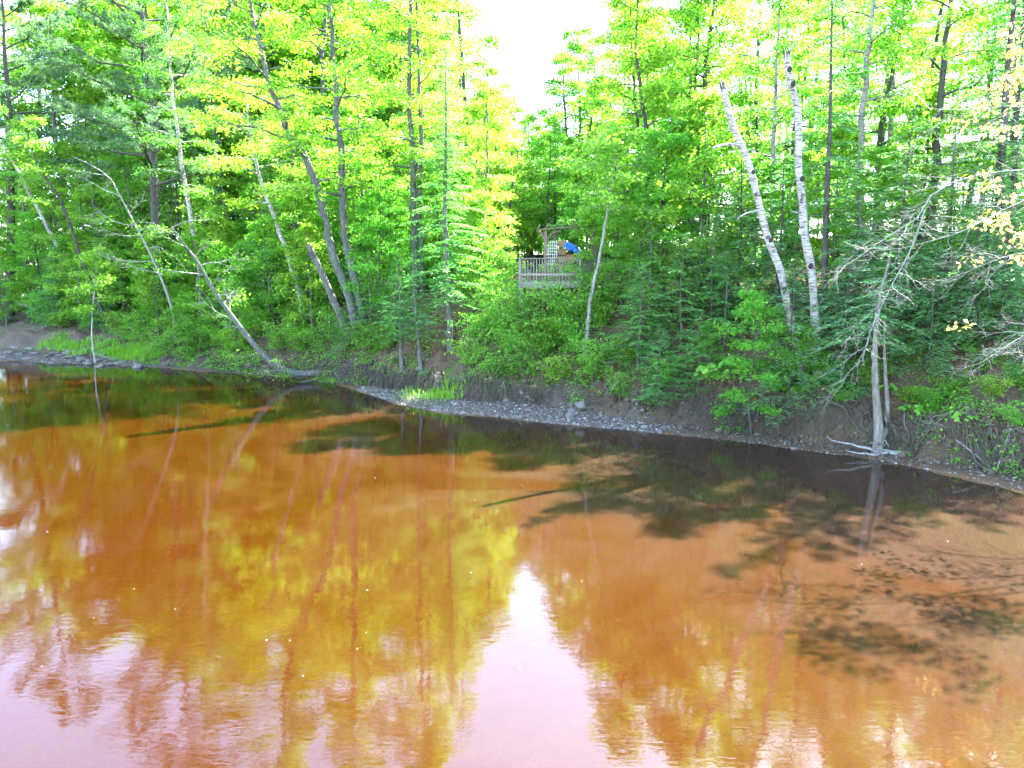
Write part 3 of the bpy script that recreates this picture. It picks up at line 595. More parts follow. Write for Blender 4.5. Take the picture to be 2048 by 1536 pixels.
# bare dead boughs with a few bronze leaf sprays reaching in from a tree beyond the right edge
rg = np.random.default_rng(51); bx, by = 16.2, 17.4; bD = np.array((bx, by, gz(bx, by)-.1))
tD = thing('dead_branched_tree', bD, 'tree at the right edge with bare silvery twigs and bronze young leaves', 'tree')
m_ = MB(); m_.tube(curve([(0,0,0),(-.1,-.1,2.5),(-.3,-.2,5.2),(-.5,-.2,8.0),(-.4,0,11)], 16), np.linspace(.2,.06,16), 9, .04, rg); m_.obj('trunk', BARK['dark'], tD)
main = [[(16.0,17.3,5.2),(14.4,17.0,6.6),(12.6,16.8,7.4),(11.43,16.7,7.89),(10.73,16.6,7.81),(9.82,16.5,7.61),(9.27,16.4,7.34),(8.99,16.3,6.87),(8.46,16.2,6.53),(7.93,16.1,6.2),(7.42,16.0,5.85)],
        [(9.1,16.35,7.0),(8.8,16.2,6.2),(8.3,16.1,5.2),(7.9,16.0,4.3),(7.75,15.95,3.7)],
        [(15.9,17.3,6.2),(14.2,16.9,7.2),(12.4,16.7,7.5),(11.0,16.6,7.0),(10.0,16.5,6.5),(8.9,16.4,6.2)],
        [(15.9,17.3,7.0),(14.0,16.9,8.2),(12.2,16.6,8.9),(11.0,16.5,9.2),(9.9,16.4,9.1),(9.0,16.3,9.1)],
        [(15.9,17.3,5.0),(14.0,16.8,5.9),(12.4,16.6,6.1),(11.2,16.5,6.0),(10.3,16.4,5.7)],
        [(15.9,17.3,4.4),(14.0,16.8,4.8),(12.6,16.6,4.6),(11.5,16.5,4.1),(10.7,16.4,3.6)],
        [(15.9,17.3,8.4),(14.0,16.9,9.6),(12.6,16.7,10.0),(11.6,16.6,10.1)]]
tips = []
for k, pts in enumerate(main):
    P_ = curve(np.array(pts)-bD, 18); b_ = MB(); b_.tube(P_, np.linspace(.027 if k != 1 else .015,.005,18), 6)
    for f in np.linspace(.3 if k != 1 else .1, 1, 20 if k != 1 else 12):
        d = unit(at_path(P_, min(1, f+.08))-at_path(P_, f-.08))
        e = unit(d+rg.normal(0, .65, 3)+np.array((-.1, 0, -.1 if k in (0,1,4,5) else .15)))
        tips += [(q, k) for q in twiggy(b_, at_path(P_, f), e, rg.uniform(.7, 1.5), .0075, 2, rg, .03, .6, 5, 3)]
    b_.obj('bare_branch', BARK['grey'], tD)
c_ = np.array([q for q, k in tips if (k in (3,6,2) or (k == 4 and rg.uniform() < .5)) and (q+bD)[0] > 10.3+rg.uniform(-.4,.8)]); c_ = c_[rg.permutation(len(c_))[:130]]
lf = MB(); leaf_clusters(lf, c_, np.full(len(c_), .24), 17, .12, rg, droop=.8); lf.obj('leaf_sprays', LEAF['bronze'], tD)

# fallen birch pole at the far left
LOG = [(-42.13,65.13,2.9),(-44.62,66.13,3.48),(-47.05,67.13,4.32),(-50.44,68.13,5.32)]
b_ = np.array(LOG[0]); b_[2] = gz(b_[0], b_[1])-.05
lg = MB(); lg.tube(curve(np.array(LOG)-b_, 12), np.linspace(.2,.12,12), 10, .03, np.random.default_rng(3))
o = lg.obj('fallen_birch', BARK['birch'], None, label='white fallen birch trunk slanting up out of frame at the left edge', cat='log'); o.location = b_
# ------------------------------------------------------------------ copies: prototypes and placing
def proto(kind, seed, h, r0, bark, leaf, bend=.03, **kw):
    rg = np.random.default_rng(seed); n = 6; z = np.linspace(0, h, n)
    p = np.stack([np.cumsum(rg.normal(0, bend*h/n*2, n)), np.cumsum(rg.normal(0, bend*h/n*2, n)), z], -1); p[0, :2] = 0; p[:, :2] -= p[0, :2]; p[0, 2] = -.2
    wood, fol = {'b': broadleaf, 'c': conifer, 'p': pine}[kind](rg, p, r0, **kw)
    return wood.mesh('trunk', BARK[bark]), fol.mesh('crown', LEAF[leaf]), h
def place(pr, name, label, cat, group, x, y, s=1., rz=0., tilt=(0, 0), sz=None):
    t = thing(name, (x, y, gz(x, y)), label, cat, group); t.rotation_euler = (tilt[0], tilt[1], rz); t.scale = (s, s, sz or s)
    for nm, me in (('trunk', pr[0]), ('crown', pr[1])): put(bpy.data.objects.new(nm, me), t)
    return t
PB = [proto('b', 101, 15, .17, 'maple', 'maple', lo=.12, cr=2.9, limbs=26, per=15, size=.18, twigs=6),
      proto('b', 102, 17, .2, 'dark', 'maple', lo=.2, cr=2.7, limbs=26, per=15, size=.18, twigs=6),
      proto('b', 103, 13, .13, 'maple', 'green', lo=.08, cr=2.5, limbs=26, per=15, size=.17, twigs=6),
      proto('b', 104, 16, .18, 'palebirch', 'green', lo=.25, cr=2.4, limbs=26, per=16, size=.15, twigs=6)]
PC = [proto('c', 105, 14, .16, 'dark', 'hemlock', lo=.06, blen=2.5, n=64, needle=.13, step=.22, dens=.08),
      proto('c', 106, 11, .12, 'dark', 'hemlock', lo=.04, blen=2.2, n=54, needle=.12, step=.2, dens=.075)]
rg = np.random.default_rng(77)
SKY_R = [-.9,-.58,-.5,-.47,-.215,-.2,-.19,-.15,-.14,-.05,-.035,-.02,0,.02,.042,.05,.06,.9]
SKY_S = [.6,.55,.46,.6,.6,.5,.36,.36,.6,.6,.45,.33,.27,.23,.22,.3,.6,.6]
def zone(r):
    if r < -.42: return 'beyond the dead tree at the far left'
    if r < -.12: return 'behind the three-stemmed maple'
    if r < .17: return 'behind the deck'
    if r < .50: return 'behind the birch snags'
    return 'at the right-hand edge of the wood'
spots, BG = [], []
for tries in range(9000):
    u, v = rg.uniform(-95, 24), rg.uniform(20, 95)
    x, y = u*BU[0]+v*BV[0], u*BU[1]+v*BV[1]
    if y < 16 or abs(x/y) > .84: continue
    s = float(shore(x, y))
    if s < 7.5 or s > 52: continue
    if 0 < x < 5.5 and 32 < y < 42: continue
    if -3 < x < 7 and 42 <= y < 47: continue
    gap = (3.3 if x/y < .13 else 3.7) if s < 19 else 3.3 if s < 36 else 5.
    if any((x-a)**2+(y-b)**2 < gap*gap for a, b, _ in spots): continue
    spots.append((x, y, s))
for x, y, s in spots:
    r = x/y; z0 = gz(x, y); lim = 5.4+y*min(np.interp(r+q, SKY_R, SKY_S) for q in (-1.1/y, 0, 1.1/y))-z0
    con = rg.uniform() < (.5 if r > .2 else .18)
    i = rg.integers(len(PC)) if con else rg.integers(len(PB)); pr = (PC if con else PB)[i]
    h = min(rg.uniform(11, 15.5) if s < 18 else max(rg.uniform(14, 19), min(32, (.48*y+5.4-z0)*rg.uniform(.8, 1.05)) if r < -.05 else 0), lim)
    if h < 2.5: continue
    sc_ = h/pr[2]; sxy = max(sc_, .62) if not con else max(sc_, .5)
    kd = 4 if con else int(i)
    BG.append((kd, zone(r), r, pr, x, y, sxy, rg.uniform(0, 6.28), rg.normal(0, .03, 2), sc_))
NTH = ['first','second','third','fourth','fifth','sixth','seventh','eighth','ninth','tenth','eleventh','twelfth','thirteenth','fourteenth','fifteenth','sixteenth','seventeenth','eighteenth','nineteenth','twentieth','twenty-first','twenty-second','twenty-third','twenty-fourth','twenty-fifth','twenty-sixth','twenty-seventh','twenty-eighth','twenty-ninth','thirtieth']
NTH += [f'{t}-{q}' if q else z for t, z in (('thirty',''),('forty','fortieth'),('fifty','fiftieth'),('sixty','sixtieth')) for q in ['']*(t != 'thirty')+NTH[:9] if q or z]
KIND = [('maple_tree','grey-barked yellow-green maple','maples'),('maple_tree','dark-barked tall maple','dark maples'),('broadleaf_tree','deep green young tree','green trees'),('birch_tree','pale-barked fresh green birch','birches'),('hemlock_tree','dark feathery hemlock','hemlocks')]
BG.sort(key=lambda q: q[2]); seen = {}
for kd, zn, r, pr, x, y, sxy, rz, tl, sc_ in BG:
    nm, ds, gp = KIND[kd]; k = seen[kd, zn] = seen.get((kd, zn), -1)+1
    place(pr, nm, f'{ds} {zn}, {NTH[k]} from left', 'tree', f'{gp} {zn}', x, y, sxy, rz, tl, sc_)

# young maples filling the slope
PY = [proto('b', 111, 7, .07, 'maple', 'maple', lo=.15, cr=1.9, limbs=20, per=14, size=.16, twigs=5, cs=.42),
      proto('b', 112, 6, .06, 'maple', 'green', lo=.12, cr=1.8, limbs=20, per=14, size=.15, twigs=5, cs=.42),
      proto('b', 113, 8, .08, 'dark', 'shrub', lo=.18, cr=2.0, limbs=22, per=14, size=.15, twigs=5, cs=.42)]
UN, UB = [], []
YM = [(-19.95,50.53,1.0,'growing right of the dead tree'),(-15.37,46.1,1.1,'leafing low over the bank left of the three-stemmed maple'),(-13.45,46.12,1.0,'just left of the three-stemmed maple'),(-25.39,53.13,1.0,'under the big pine'),(-30.11,56.52,1.1,'behind the grassy shelf'),(-7.05,40.31,.9,'between the three-stemmed maple and the spruce'),
      (-1.5,38.2,.8,'between the spruce and the deck'),(5.6,32.0,.9,'hiding the right end of the deck'),(6.62,31.55,.95,'on the slope right of the deck'),(8.0,31.6,1.2,'below the forked maple'),(10.42,31.37,.9,'behind the shorter snag'),(-38.61,59.42,1.1,'beyond the stone bar'),(-41.72,60.05,1.0,'at the left edge above the cut bank'),
      (-36.0,59.2,1.1,'between the leaning birch and the thin sapling'),(-21.52,49.61,.8,'at the foot of the dead tree'),(-11.9,43.4,.9,'touching the left stem of the three-stemmed maple'),(3.2,36.6,.8,'behind the pergola'),(-18.2,46.5,.8,'above the leaning curved trunk'),(-24.5,50.2,.8,'above the tangle of twigs left of the leaning trunk'),(7.3,26.9,.35,'beside the layered firs above the bank'),(8.4,24.9,.62,'in front of the shorter snag'),(9.9,24.5,.38,'small, at the bank edge before the snag feet'),(-21.3,46.9,.62,'half hiding the bleached dead tree'),(-16.6,43.9,.5,'before the upper part of the leaning curved trunk'),(3.6,33.9,.62,'closing in over the right end of the railing'),(-.5,34.2,.62,'leaning over the left end of the railing')]
for k, (x, y, s, wh) in enumerate(YM):
    place(PY[k % 3], 'maple_sapling', f'young bright green maple {wh}', 'sapling', 'young maples on the slope', x, y, s, k*1.7, (0, 0))

# undergrowth of saplings further up the slope
us = []
for tries in range(4000):
    u, v = rg.uniform(-80, 18), rg.uniform(22, 70); x, y = u*BU[0]+v*BV[0], u*BU[1]+v*BV[1]
    if y < 17 or abs(x/y) > .8: continue
    s = float(shore(x, y))
    if not 5.5 < s < 26 or (-1.5 < x < 5.8 and 31 < y < 46) or any((x-a)**2+(y-b)**2 < (5.3 if x/y < .15 else 8.5) for a, b in us): continue
    us.append((x, y)); r = x/y; k = len(us)
    con = rg.uniform() < (.45 if r > .2 else .15); lim = 5.4+y*float(np.interp(r, SKY_R, SKY_S))-gz(x, y)
    if con: UN.append(('c', x, y, r, k))
    else: UB.append((r, x, y, min(rg.uniform(.7, 1.05), lim/8), k))
UB.sort(); seen = {}
for r, x, y, s, k in UB:
    zn = zone(r); j = seen[zn] = seen.get(zn, -1)+1
    place(PY[k % 3], 'maple_sapling', f'slender sapling in the undergrowth {zn}, {NTH[j]} from left', 'sapling', f'undergrowth saplings {zn}', x, y, s, k*1.3, (0, 0))

# shrubs
def shrub(seed, h, r, leaf, size, n=9, per=13):
    rg = np.random.default_rng(seed); w_, f_ = MB(), MB(); cen = []
    for i in range(n):
        a = i*2.4; l = h*rg.uniform(.7, 1.1); e = np.array((math.cos(a)*r*.75, math.sin(a)*r*.75, l))
        P = curve([(0,0,-.1), e*np.array((.3,.3,.45)), e*np.array((.75,.75,.85)), e], 7); w_.tube(P, np.linspace(.018,.004,7), 4)
        for t in np.linspace(.3, 1, 6):
            q = at_path(P, t); a2 = rg.uniform(0, 6.28); tl = r*rg.uniform(.25,.6); d = np.array((math.cos(a2), math.sin(a2), .15))*tl
            w_.tube(np.stack([q, q+d*.5, q+d-(0,0,.06)]), [.006,.005,.003], 3); cen += [q+d*.5, q+d]
    leaf_clusters(f_, np.array(cen), np.full(len(cen), .24), per, size, rg, asp=.55)
    return w_.mesh('stems', BARK['root']), f_.mesh('foliage', LEAF[leaf]), h
PS = [shrub(121,1.7,1.1,'shrub',.12), shrub(122,1.4,1.2,'shrub',.11), shrub(123,2.1,1.0,'green',.12), shrub(124,1.2,.9,'maple',.12)]
def place_shrub(k, x, y, s, label, group, cat='shrub', name='shrub'):
    t = thing(name, (x, y, gz(x, y)), label, cat, group, k*1.3); t.scale = (s, s, s*(.85+.3*((k*7) % 5)/5))
    for nm, me in zip(('stems', 'foliage'), PS[k % 4][:2]): put(bpy.data.objects.new(nm, me), t)
SHC = [(-1.95,33.49),(-.76,31.93),(.57,31.35),(2.03,30.3),(3.31,29.52),(-1.52,34.27),(-.09,32.65),(1.46,31.9),(2.71,31.06),(4.06,29.85),(-.81,34.64),(.83,32.6),(2.2,31.8),(3.72,31.55),(-.6,35.73),(-1.75,36.95)]
SHL = [(-16.94,44.98),(-13.84,43.07),(-11.45,42.01),(-23.17,48.24),(-20.16,46.68),(-25.89,50.34),(-19.75,48.18),(-15.85,45.56),(-13.01,44.49),(-28.74,53.16),(-10.14,41.46),(-36.33,56.44),(-21.97,48.64)]
SHR = [(5.84,27.32),(8.48,26.75),(9.25,25.2),(10.83,24.44),(13.56,22.18),(14.22,21.14),(14.43,22.17),(14.99,21.28),(4.79,29.19),(12.63,22.71),(11.65,23.3),(10.98,23.53),(12.94,22.1),(4.25,28.16),(14.15,20.04),(10.09,25.67)]
def row(pts, k0, s, lab, group):
    for i, (x, y) in enumerate(sorted(pts, key=lambda q: q[0]/q[1])): place_shrub(i+k0, x, y, s, lab % NTH[i], group)
row(SHC[:5], 0, 1.0, 'bright green shrub, %s from left along the bank edge below the deck', 'shrubs below the deck')
row(SHC[5:10], 1, 1.0, 'bright green shrub, %s from left in the middle row below the deck', 'shrubs below the deck')
row(SHC[10:], 2, .85, 'bright green shrub, %s from left in the upper row below the deck', 'shrubs below the deck')
row([(.3,32.5),(1.0,32.3),(1.7,32.2),(2.4,32.1),(3.0,32.0),(-.3,33.4),(3.7,32.3)], 0, 1.3, 'tall leafy shrub, %s from left, tucked right under the deck railing', 'shrubs against the deck')
row(SHL[:5]+[SHL[10]], 1, 1.15, 'green shrub, %s from left along the edge of the left bank', 'shrubs on the left bank')
row(SHL[5:10]+SHL[11:], 2, 1.25, 'green shrub, %s from left further up the left bank', 'shrubs on the left bank')
row(SHR[:4]+[SHR[8], SHR[13], SHR[15]], 2, .62, 'low leafy shrub, %s from left between the deck and the snags', 'low shrubs on the right bank')
row(SHR[4:8]+SHR[9:13]+[SHR[14]], 1, .5, 'low leafy shrub, %s from left on the bank right of the snags', 'low shrubs on the right bank')
extra = [(float(a), float(b)) for a, b in ((-6.6,38.1),(-7.9,39.0),(-12.4,42.4),(-18.5,45.9),(-21.0,47.1),(-27.5,51.5),(-31.8,54.5),(-34.5,55.6))]
row([(a+1.6+.5*(k % 3), b+2.3) for k, (a, b) in enumerate(SHL+[(-27.0,49.5),(-9.0,42.2),(-7.4,41.0)])], 2, 1.5, 'tall leafy bush, %s from left, higher up behind the left bank', 'bushes behind the left bank')
row(extra, 3, 1.0, 'yellow-green shrub, %s from left among the trunks of the left bank', 'shrubs among the left trunks')

# layered firs and drooping hemlocks on the right slope
PF = [proto('c', 131, 3.6, .06, 'maple', 'fir', lo=.06, blen=1.6, n=50, droop=.12, rise=.1, needle=.075, step=.13, twl=.45, dens=.045, taper=.7),
      proto('c', 132, 4.6, .07, 'maple', 'fir', lo=.06, blen=1.8, n=56, droop=.15, rise=.1, needle=.08, step=.14, twl=.5, dens=.045, taper=.7)]
FIR = [(5.52,27.13,.8,'lowest, over the bank edge right of the bright shrubs'),(5.04,28.9,.9,'between the bright shrubs and the snags'),(6.95,26.87,.8,'with a grey stem just left of the large-leaved sapling'),(6.69,28.76,1.0,'halfway up the slope right of the deck'),(8.21,27.89,1.0,'halfway up the slope left of the snags'),(5.74,30.17,1.1,'high on the slope just right of the deck'),(7.88,28.92,1.1,'high on the slope left of the snags'),(-7.74,39.41,1.0,'right of the three-stemmed maple'),(-6.28,38.85,1.1,'behind the twin young firs'),(-9.19,39.73,.5,'at the foot of the three-stemmed maple')]
for k, (x, y, s, wh) in enumerate(FIR): place(PF[k % 2], 'fir_sapling', f'young fir with flat layered sprays, {wh}', 'sapling', 'young layered firs', x, y, s, k*2.1, (0, 0))
PH = [proto('c', 141, 6.5, .08, 'dark', 'hemlock', lo=.04, blen=2.3, n=60, droop=.5, rise=.2, needle=.08, step=.15, twl=.65, dens=.05, taper=.8),
      proto('c', 142, 5.2, .07, 'dark', 'hemlock', lo=.04, blen=2.1, n=56, droop=.55, rise=.2, needle=.08, step=.14, twl=.6, dens=.048, taper=.8)]
HEM = [(11.8,25.22,1.0,'right beside the foot of the taller snag'),(13.3,23.21,.75,'behind the twin-stemmed tree, nearest the bank'),(14.58,23.13,.85,'under the bronze leaves near the right edge'),(15.41,22.9,1.1,'behind the bronze leaves near the right edge'),(13.31,25.24,1.1,'behind the hanging bare twigs'),(15.46,21.84,.7,'cut by the right edge above the muddy shore'),(10.13,27.72,1.0,'between and behind the two snags'),(14.46,24.56,1.2,'midway between the taller snag and the right edge'),(9.0,29.2,1.0,'left of the snags, dark above the layered firs'),(11.1,24.35,.9,'small, hiding the foot of the taller snag from the right'),(9.45,24.6,.8,'small, just left of the crooked snag foot'),(12.3,23.9,.6,'between the taller snag and the twin-stemmed tree')]
for k, (x, y, s, wh) in enumerate(HEM): place(PH[k % 2], 'hemlock_sapling', f'drooping young hemlock {wh}', 'sapling', 'young hemlocks on the right slope', x, y, s, k*2.3, (0, 0))

UN.sort(key=lambda q: q[3]); seen = {}
for q, x, y, r, k in UN: zn = zone(r); seen[zn] = seen.get(zn, -1)+1; place(PH[k % 2], 'hemlock_sapling', f'small hemlock low {zn}, {NTH[seen[zn]]} from left', 'sapling', f'undergrowth hemlocks {zone(r)}', x, y, rg.uniform(.7, 1.1), k*1.3, (0, 0))
# large-leaved sapling, seedlings, ferns
def bigleaf(name, label, x, y, h, n, size, spread, group=None, cat='seedling'):
    rg = np.random.default_rng(int(abs(x*100))); t = thing(name, (x, y, gz(x, y)), label, cat, group)
    st = MB(); top = np.array((-.5*spread, -.5*spread, h)); st.tube(curve([(0,0,-.05), top*np.array((.4,.4,.6)), top], 6), np.linspace(.02,.006,6), 5); st.obj('stem', BARK['root'], t)
    a = rg.uniform(0, 6.28, n); r = np.sqrt(rg.uniform(0,1,n))*spread
    c = top+np.stack([np.cos(a)*r*1.2, np.sin(a)*r*.7, -.35*r+rg.normal(0,.05,n)], -1)
    m = MB(); sz = size*rg.uniform(.7,1.2,n); m.kites(c, unit(np.stack([np.cos(a), np.sin(a), np.full(n,-.6)],-1)), unit(np.array((0,-.5,1.))+rg.normal(0,.25,(n,3))), sz, sz*.75, .06); m.obj('leaves', LEAF['shrub'], t)
bigleaf('maple_sapling', 'low sapling with a drooping spray of big bright leaves left of the snags', 8.1, 26.2, 1.0, 70, .24, .85, cat='sapling')
for k, (x, y, wh) in enumerate([(12.57,22.39,'just right of the twin-stemmed tree'),(12.97,22.17,'second to the right of the twin-stemmed tree'),(13.34,20.95,'on the bare earth at the lower right'),(12.31,23.0,'behind the right stem of the twin-stemmed tree')]):
    bigleaf('maple_seedling', f'small broad-leaved seedling {wh}', x, y, .35, 16, .2, .3, 'seedlings on the right bank')
def fern(seed):
    rg = np.random.default_rng(seed); m = MB(); st = MB()
    for i in range(9):
        a = i*.72+rg.normal(0,.1); l = rg.uniform(.6,.85); u_ = np.linspace(0,1,16)[:,None]; hd = np.array((math.cos(a), math.sin(a), 0))
        P = hd*l*(.15*u_+.75*u_**1.5)+np.array((0,0,1.))*l*(1.1*u_-.55*u_**2); st.tube(P[::3], np.linspace(.008,.003,6), 3)
        sd = np.array((-math.sin(a), math.cos(a), 0)); L = .20*np.sin(np.pi*np.clip(u_[:,0]*.9+.1,0,1))**.7*l+.02
        for sg in (-1,1): m.kites(P, np.tile(unit(sd*sg+hd*.35+np.array((0,0,-.1))),(16,1)), np.tile(np.array((0,0,1.))-hd*.3,(16,1)), L, L*0+.035, .02)
    return st.mesh('stalks', LEAF['grass']), m.mesh('fronds', LEAF['shrub'])
fe = fern(9)
for k, (x, y, s, wh) in enumerate([(9.75,25.03,1.0,'left of the crooked snag foot'),(10.31,24.73,1.1,'in front of the snags'),(10.75,24.3,.8,'right of the snag feet'),(10.05,24.85,.7,'between the other two before the snags')]):
    t = thing('fern', (x, y, gz(x, y)), f'fern clump with arching fronds {wh}', 'fern', 'ferns at the foot of the snags', k*1.1); t.scale = (s,s,s)
    put(bpy.data.objects.new('stalks', fe[0]), t); put(bpy.data.objects.new('fronds', fe[1]), t)
# ------------------------------------------------------------------ deck with railing and pergola
GREYWOOD = plain('weathered_grey_boards', (.15,.14,.12), .8, .25, 5., streak=(1,1,1))
TANWOOD = plain('brown_pergola_timber', (.12,.088,.06), .75, .2, 5.)
WHITEP = plain('white_lattice_paint', (.45,.44,.42), .6, .08, 8.)
BLUE = plain('blue_tarpaulin', (.01,.10,.55), .35, .3, 3.)
YEL = plain('straw_cushion_cloth', (.22,.17,.08), .85, .12, 8.)
BLK = plain('black_steel_tube', (.02,.02,.02), .4, .2, 8.)
ORANGE = plain('orange_brown_clay', (.2,.08,.025), .7, .2, 8.)
DX, DY, DZ = .36, 33.0, 5.43
dk = thing('deck', (DX, DY, DZ), 'weathered grey timber deck with a baluster railing above the shrubs', 'deck')
Wd = 2.62
for k in range(12):                                           # floor boards running away from the river edge
    m = MB(); x0 = .0+k*.22; m.box(x0+.004, x0+.214, .06, 3.2, -.04, 0.); m.obj('floor_board', GREYWOOD, dk)
fb = MB(); fb.box(-.03, Wd+.05, .0, .04, -.07, .0)
for k in range(24):
    m = MB(); x0 = -.02+k*.112; m.box(x0+.003, x0+.109, -.022, -.002, -.27, -.005); m.obj('fascia_board', GREYWOOD, dk)
fb.obj('rim_joist', GREYWOOD, dk)
for x0 in (-.06, Wd+.02):
    m = MB(); m.box(x0, x0+.1, -.06, .04, -2.4, 1.0); m.obj('post', GREYWOOD, dk)
m = MB(); m.box(-.1, Wd+.16, -.09, .08, 1.0, 1.04); m.obj('top_rail', GREYWOOD, dk)
m = MB(); m.box(.045, Wd+.015, -.045, -.005, .26, .36); m.obj('middle_rail', GREYWOOD, dk)
bal = MB(); bal.box(-.02, .02, -.02, .02, -.02, .998); bal_me = bal.mesh('baluster', GREYWOOD)
for k in range(20):
    o = bpy.data.objects.new('baluster', bal_me); o.location = (.1+k*(Wd-.16)/19, .02, 0); put(o, dk)
m = MB(); m.box(Wd+.045, Wd+.085, .04, 1.1, .94, 1.0); m.obj('side_rail', GREYWOOD, dk)
for k in range(6):
    m = MB(); z0 = .36+k*.115; m.box(Wd+.1, Wd+1.9, 1.35, 1.38, z0, z0+.085); m.obj('bench_back_slat', GREYWOOD, dk)
m = MB(); m.box(Wd+.1, Wd+1.3, .5, 1.3, -.08, -.02); m.obj('step_board', TANWOOD, dk)
m = MB(); m.box(Wd+.1, Wd+1.3, .47, .5, -.32, -.085); m.obj('step_riser', TANWOOD, dk)
for x0, y0 in ((.2, 1.6), (1.4, 1.6), (2.4, 1.6), (.2, 3.0), (2.4, 3.0)):
    m = MB(); m.box(x0, x0+.1, y0, y0+.1, -1.4, -.045); m.obj('support_post', GREYWOOD, dk)
# pergola over the back of the deck
pg = thing('pergola', (DX, DY+1.5, DZ), 'brown timber pergola with curved braces over the deck', 'pergola')
def arch(parent, x0, z0, sx, r=.55):
    m = MB(); a = np.linspace(0, math.pi/2, 8); P = np.stack([x0+sx*r*(1-np.cos(a)), np.full(8, .0), z0-r+r*np.sin(a)], -1)
    m.tube(P, .055, 4); m.obj('curved_brace', TANWOOD, parent)
for x0 in (1.2, 3.5):
    m = MB(); m.box(x0-.07, x0+.07, -.07, .07, -.9, 2.35); m.obj('post', TANWOOD, pg)
for x0 in (1.72, 3.3):
    m = MB(); m.box(x0-.06, x0+.06, 1.6, 1.72, -.9, 2.4); m.obj('post', TANWOOD, pg)
arch(pg, 1.27, 2.32, 1, .6); arch(pg, 3.43, 2.32, -1, .7); arch(pg, 1.13, 2.32, -1, .35)
m = MB(); m.beam((.8,-.1,2.38), (3.95,-.1,2.6), .05, .2); m.obj('front_beam', TANWOOD, pg)
m = MB(); m.beam((1.3,1.66,2.5), (3.9,1.66,2.66), .05, .2); m.obj('back_beam', TANWOOD, pg)
for k in range(8):
    m = MB(); x0 = .9+k*.4; z0 = 2.5+k*.028; m.box(x0, x0+.04, -.4, 2.0, z0, z0+.12); m.obj('rafter', TANWOOD, pg)
la = thing('lattice_screen', (DX+1.25, DY+1.95, DZ+.75), 'white trellis screen standing behind the deck railing', 'trellis')
for k in range(6):
    m = MB(); m.box(k*.1, k*.1+.025, 0, .015, 0, 1.15); m.obj('upright', WHITEP, la)
for k in range(8):
    m = MB(); m.box(-.02, .55, -.018, -.003, .06+k*.145, .085+k*.145); m.obj('cross_slat', WHITEP, la)
ch = thing('folding_chair', (DX+1.82, DY+2.3, DZ+.3), 'tall black-framed chair with straw cushions under the pergola', 'chair')
for x0 in (0, .42):
    m = MB(); m.tube(np.array([(x0,.1,0),(x0,.05,.6),(x0,.12,1.75)]), .022, 6); m.obj('frame_tube', BLK, ch)
for k in range(4):
    m = MB(); m.box(.03, .4, .0, .08, .25+k*.37, .53+k*.37); m.obj('cushion', YEL, ch)
    m = MB(); m.box(.0, .42, .03, .06, .2+k*.37, .235+k*.37); m.obj('cross_bar', BLK, ch)
tp = MB(); ny, nx = 14, 14; gu, gv = np.meshgrid(np.linspace(0,1,nx), np.linspace(0,1,ny), indexing='ij'); rg = np.random.default_rng(5)
th = gu*math.pi; R_ = .34*(1-.25*np.abs(gv-.4)); X_ = gv*.75-.2*np.sin(th)*0; V_ = np.stack([X_+.05*vnoise(gu*5,gv*5,2), -np.cos(th)*R_*.8+.05*vnoise(gu*6,gv*6,3), np.sin(th)*R_-.45*gv*gv+.12*vnoise(gu*4,gv*4,4)], -1)
ii = np.arange(nx-1)[:,None]*ny+np.arange(ny-1)[None]; tp.add(V_, np.stack([ii, ii+ny, ii+ny+1, ii+1], -1).reshape(-1,4), True)
o = tp.obj('tarpaulin', BLUE, None, label='crumpled bright blue tarpaulin draped under the pergola arch', cat='tarp'); o.location = (DX+2.15, DY+1.9, DZ+1.55)
o.modifiers.new('thick', 'SOLIDIFY').thickness = .012
pt = MB(); pt.tube(np.array([(0,0,0),(0,0,.08),(0,0,.5),(0,0,.62),(0,0,.64)]), [.16,.2,.3,.32,.27], 14); 
o = pt.obj('clay_pot', ORANGE, None, label='orange-brown clay barrel below the blue tarpaulin', cat='pot'); o.location = (DX+2.5, DY+2.0, DZ+.62)
bt = MB(); bt.box(0,.9,0,.6,.0,.62); bt.box(-.03,.93,-.03,.63,.622,.66)
o = bt.obj('patio_box', TANWOOD, None, label='brown wooden storage box behind the railing under the pergola', cat='box'); o.location = (DX+2.6, DY+2.2, DZ-.04)
# low rail with patio boards left of the deck
lr = thing('patio_rail', (-3.2, 41.0, gz(-1.5, 41.0)), 'long low grey patio rail half hidden by leaves left of the deck', 'railing')
m = MB(); m.box(0,4.2,0,.1,1.0,1.08); m.obj('rail', GREYWOOD, lr)
m = MB(); m.box(0,4.2,.02,.07,.5,.56); m.obj('rail', GREYWOOD, lr)
for k in range(4):
    m = MB(); m.box(.05+k*1.35,.15+k*1.35,.0,.1,-.6,.995); m.obj('post', GREYWOOD, lr)

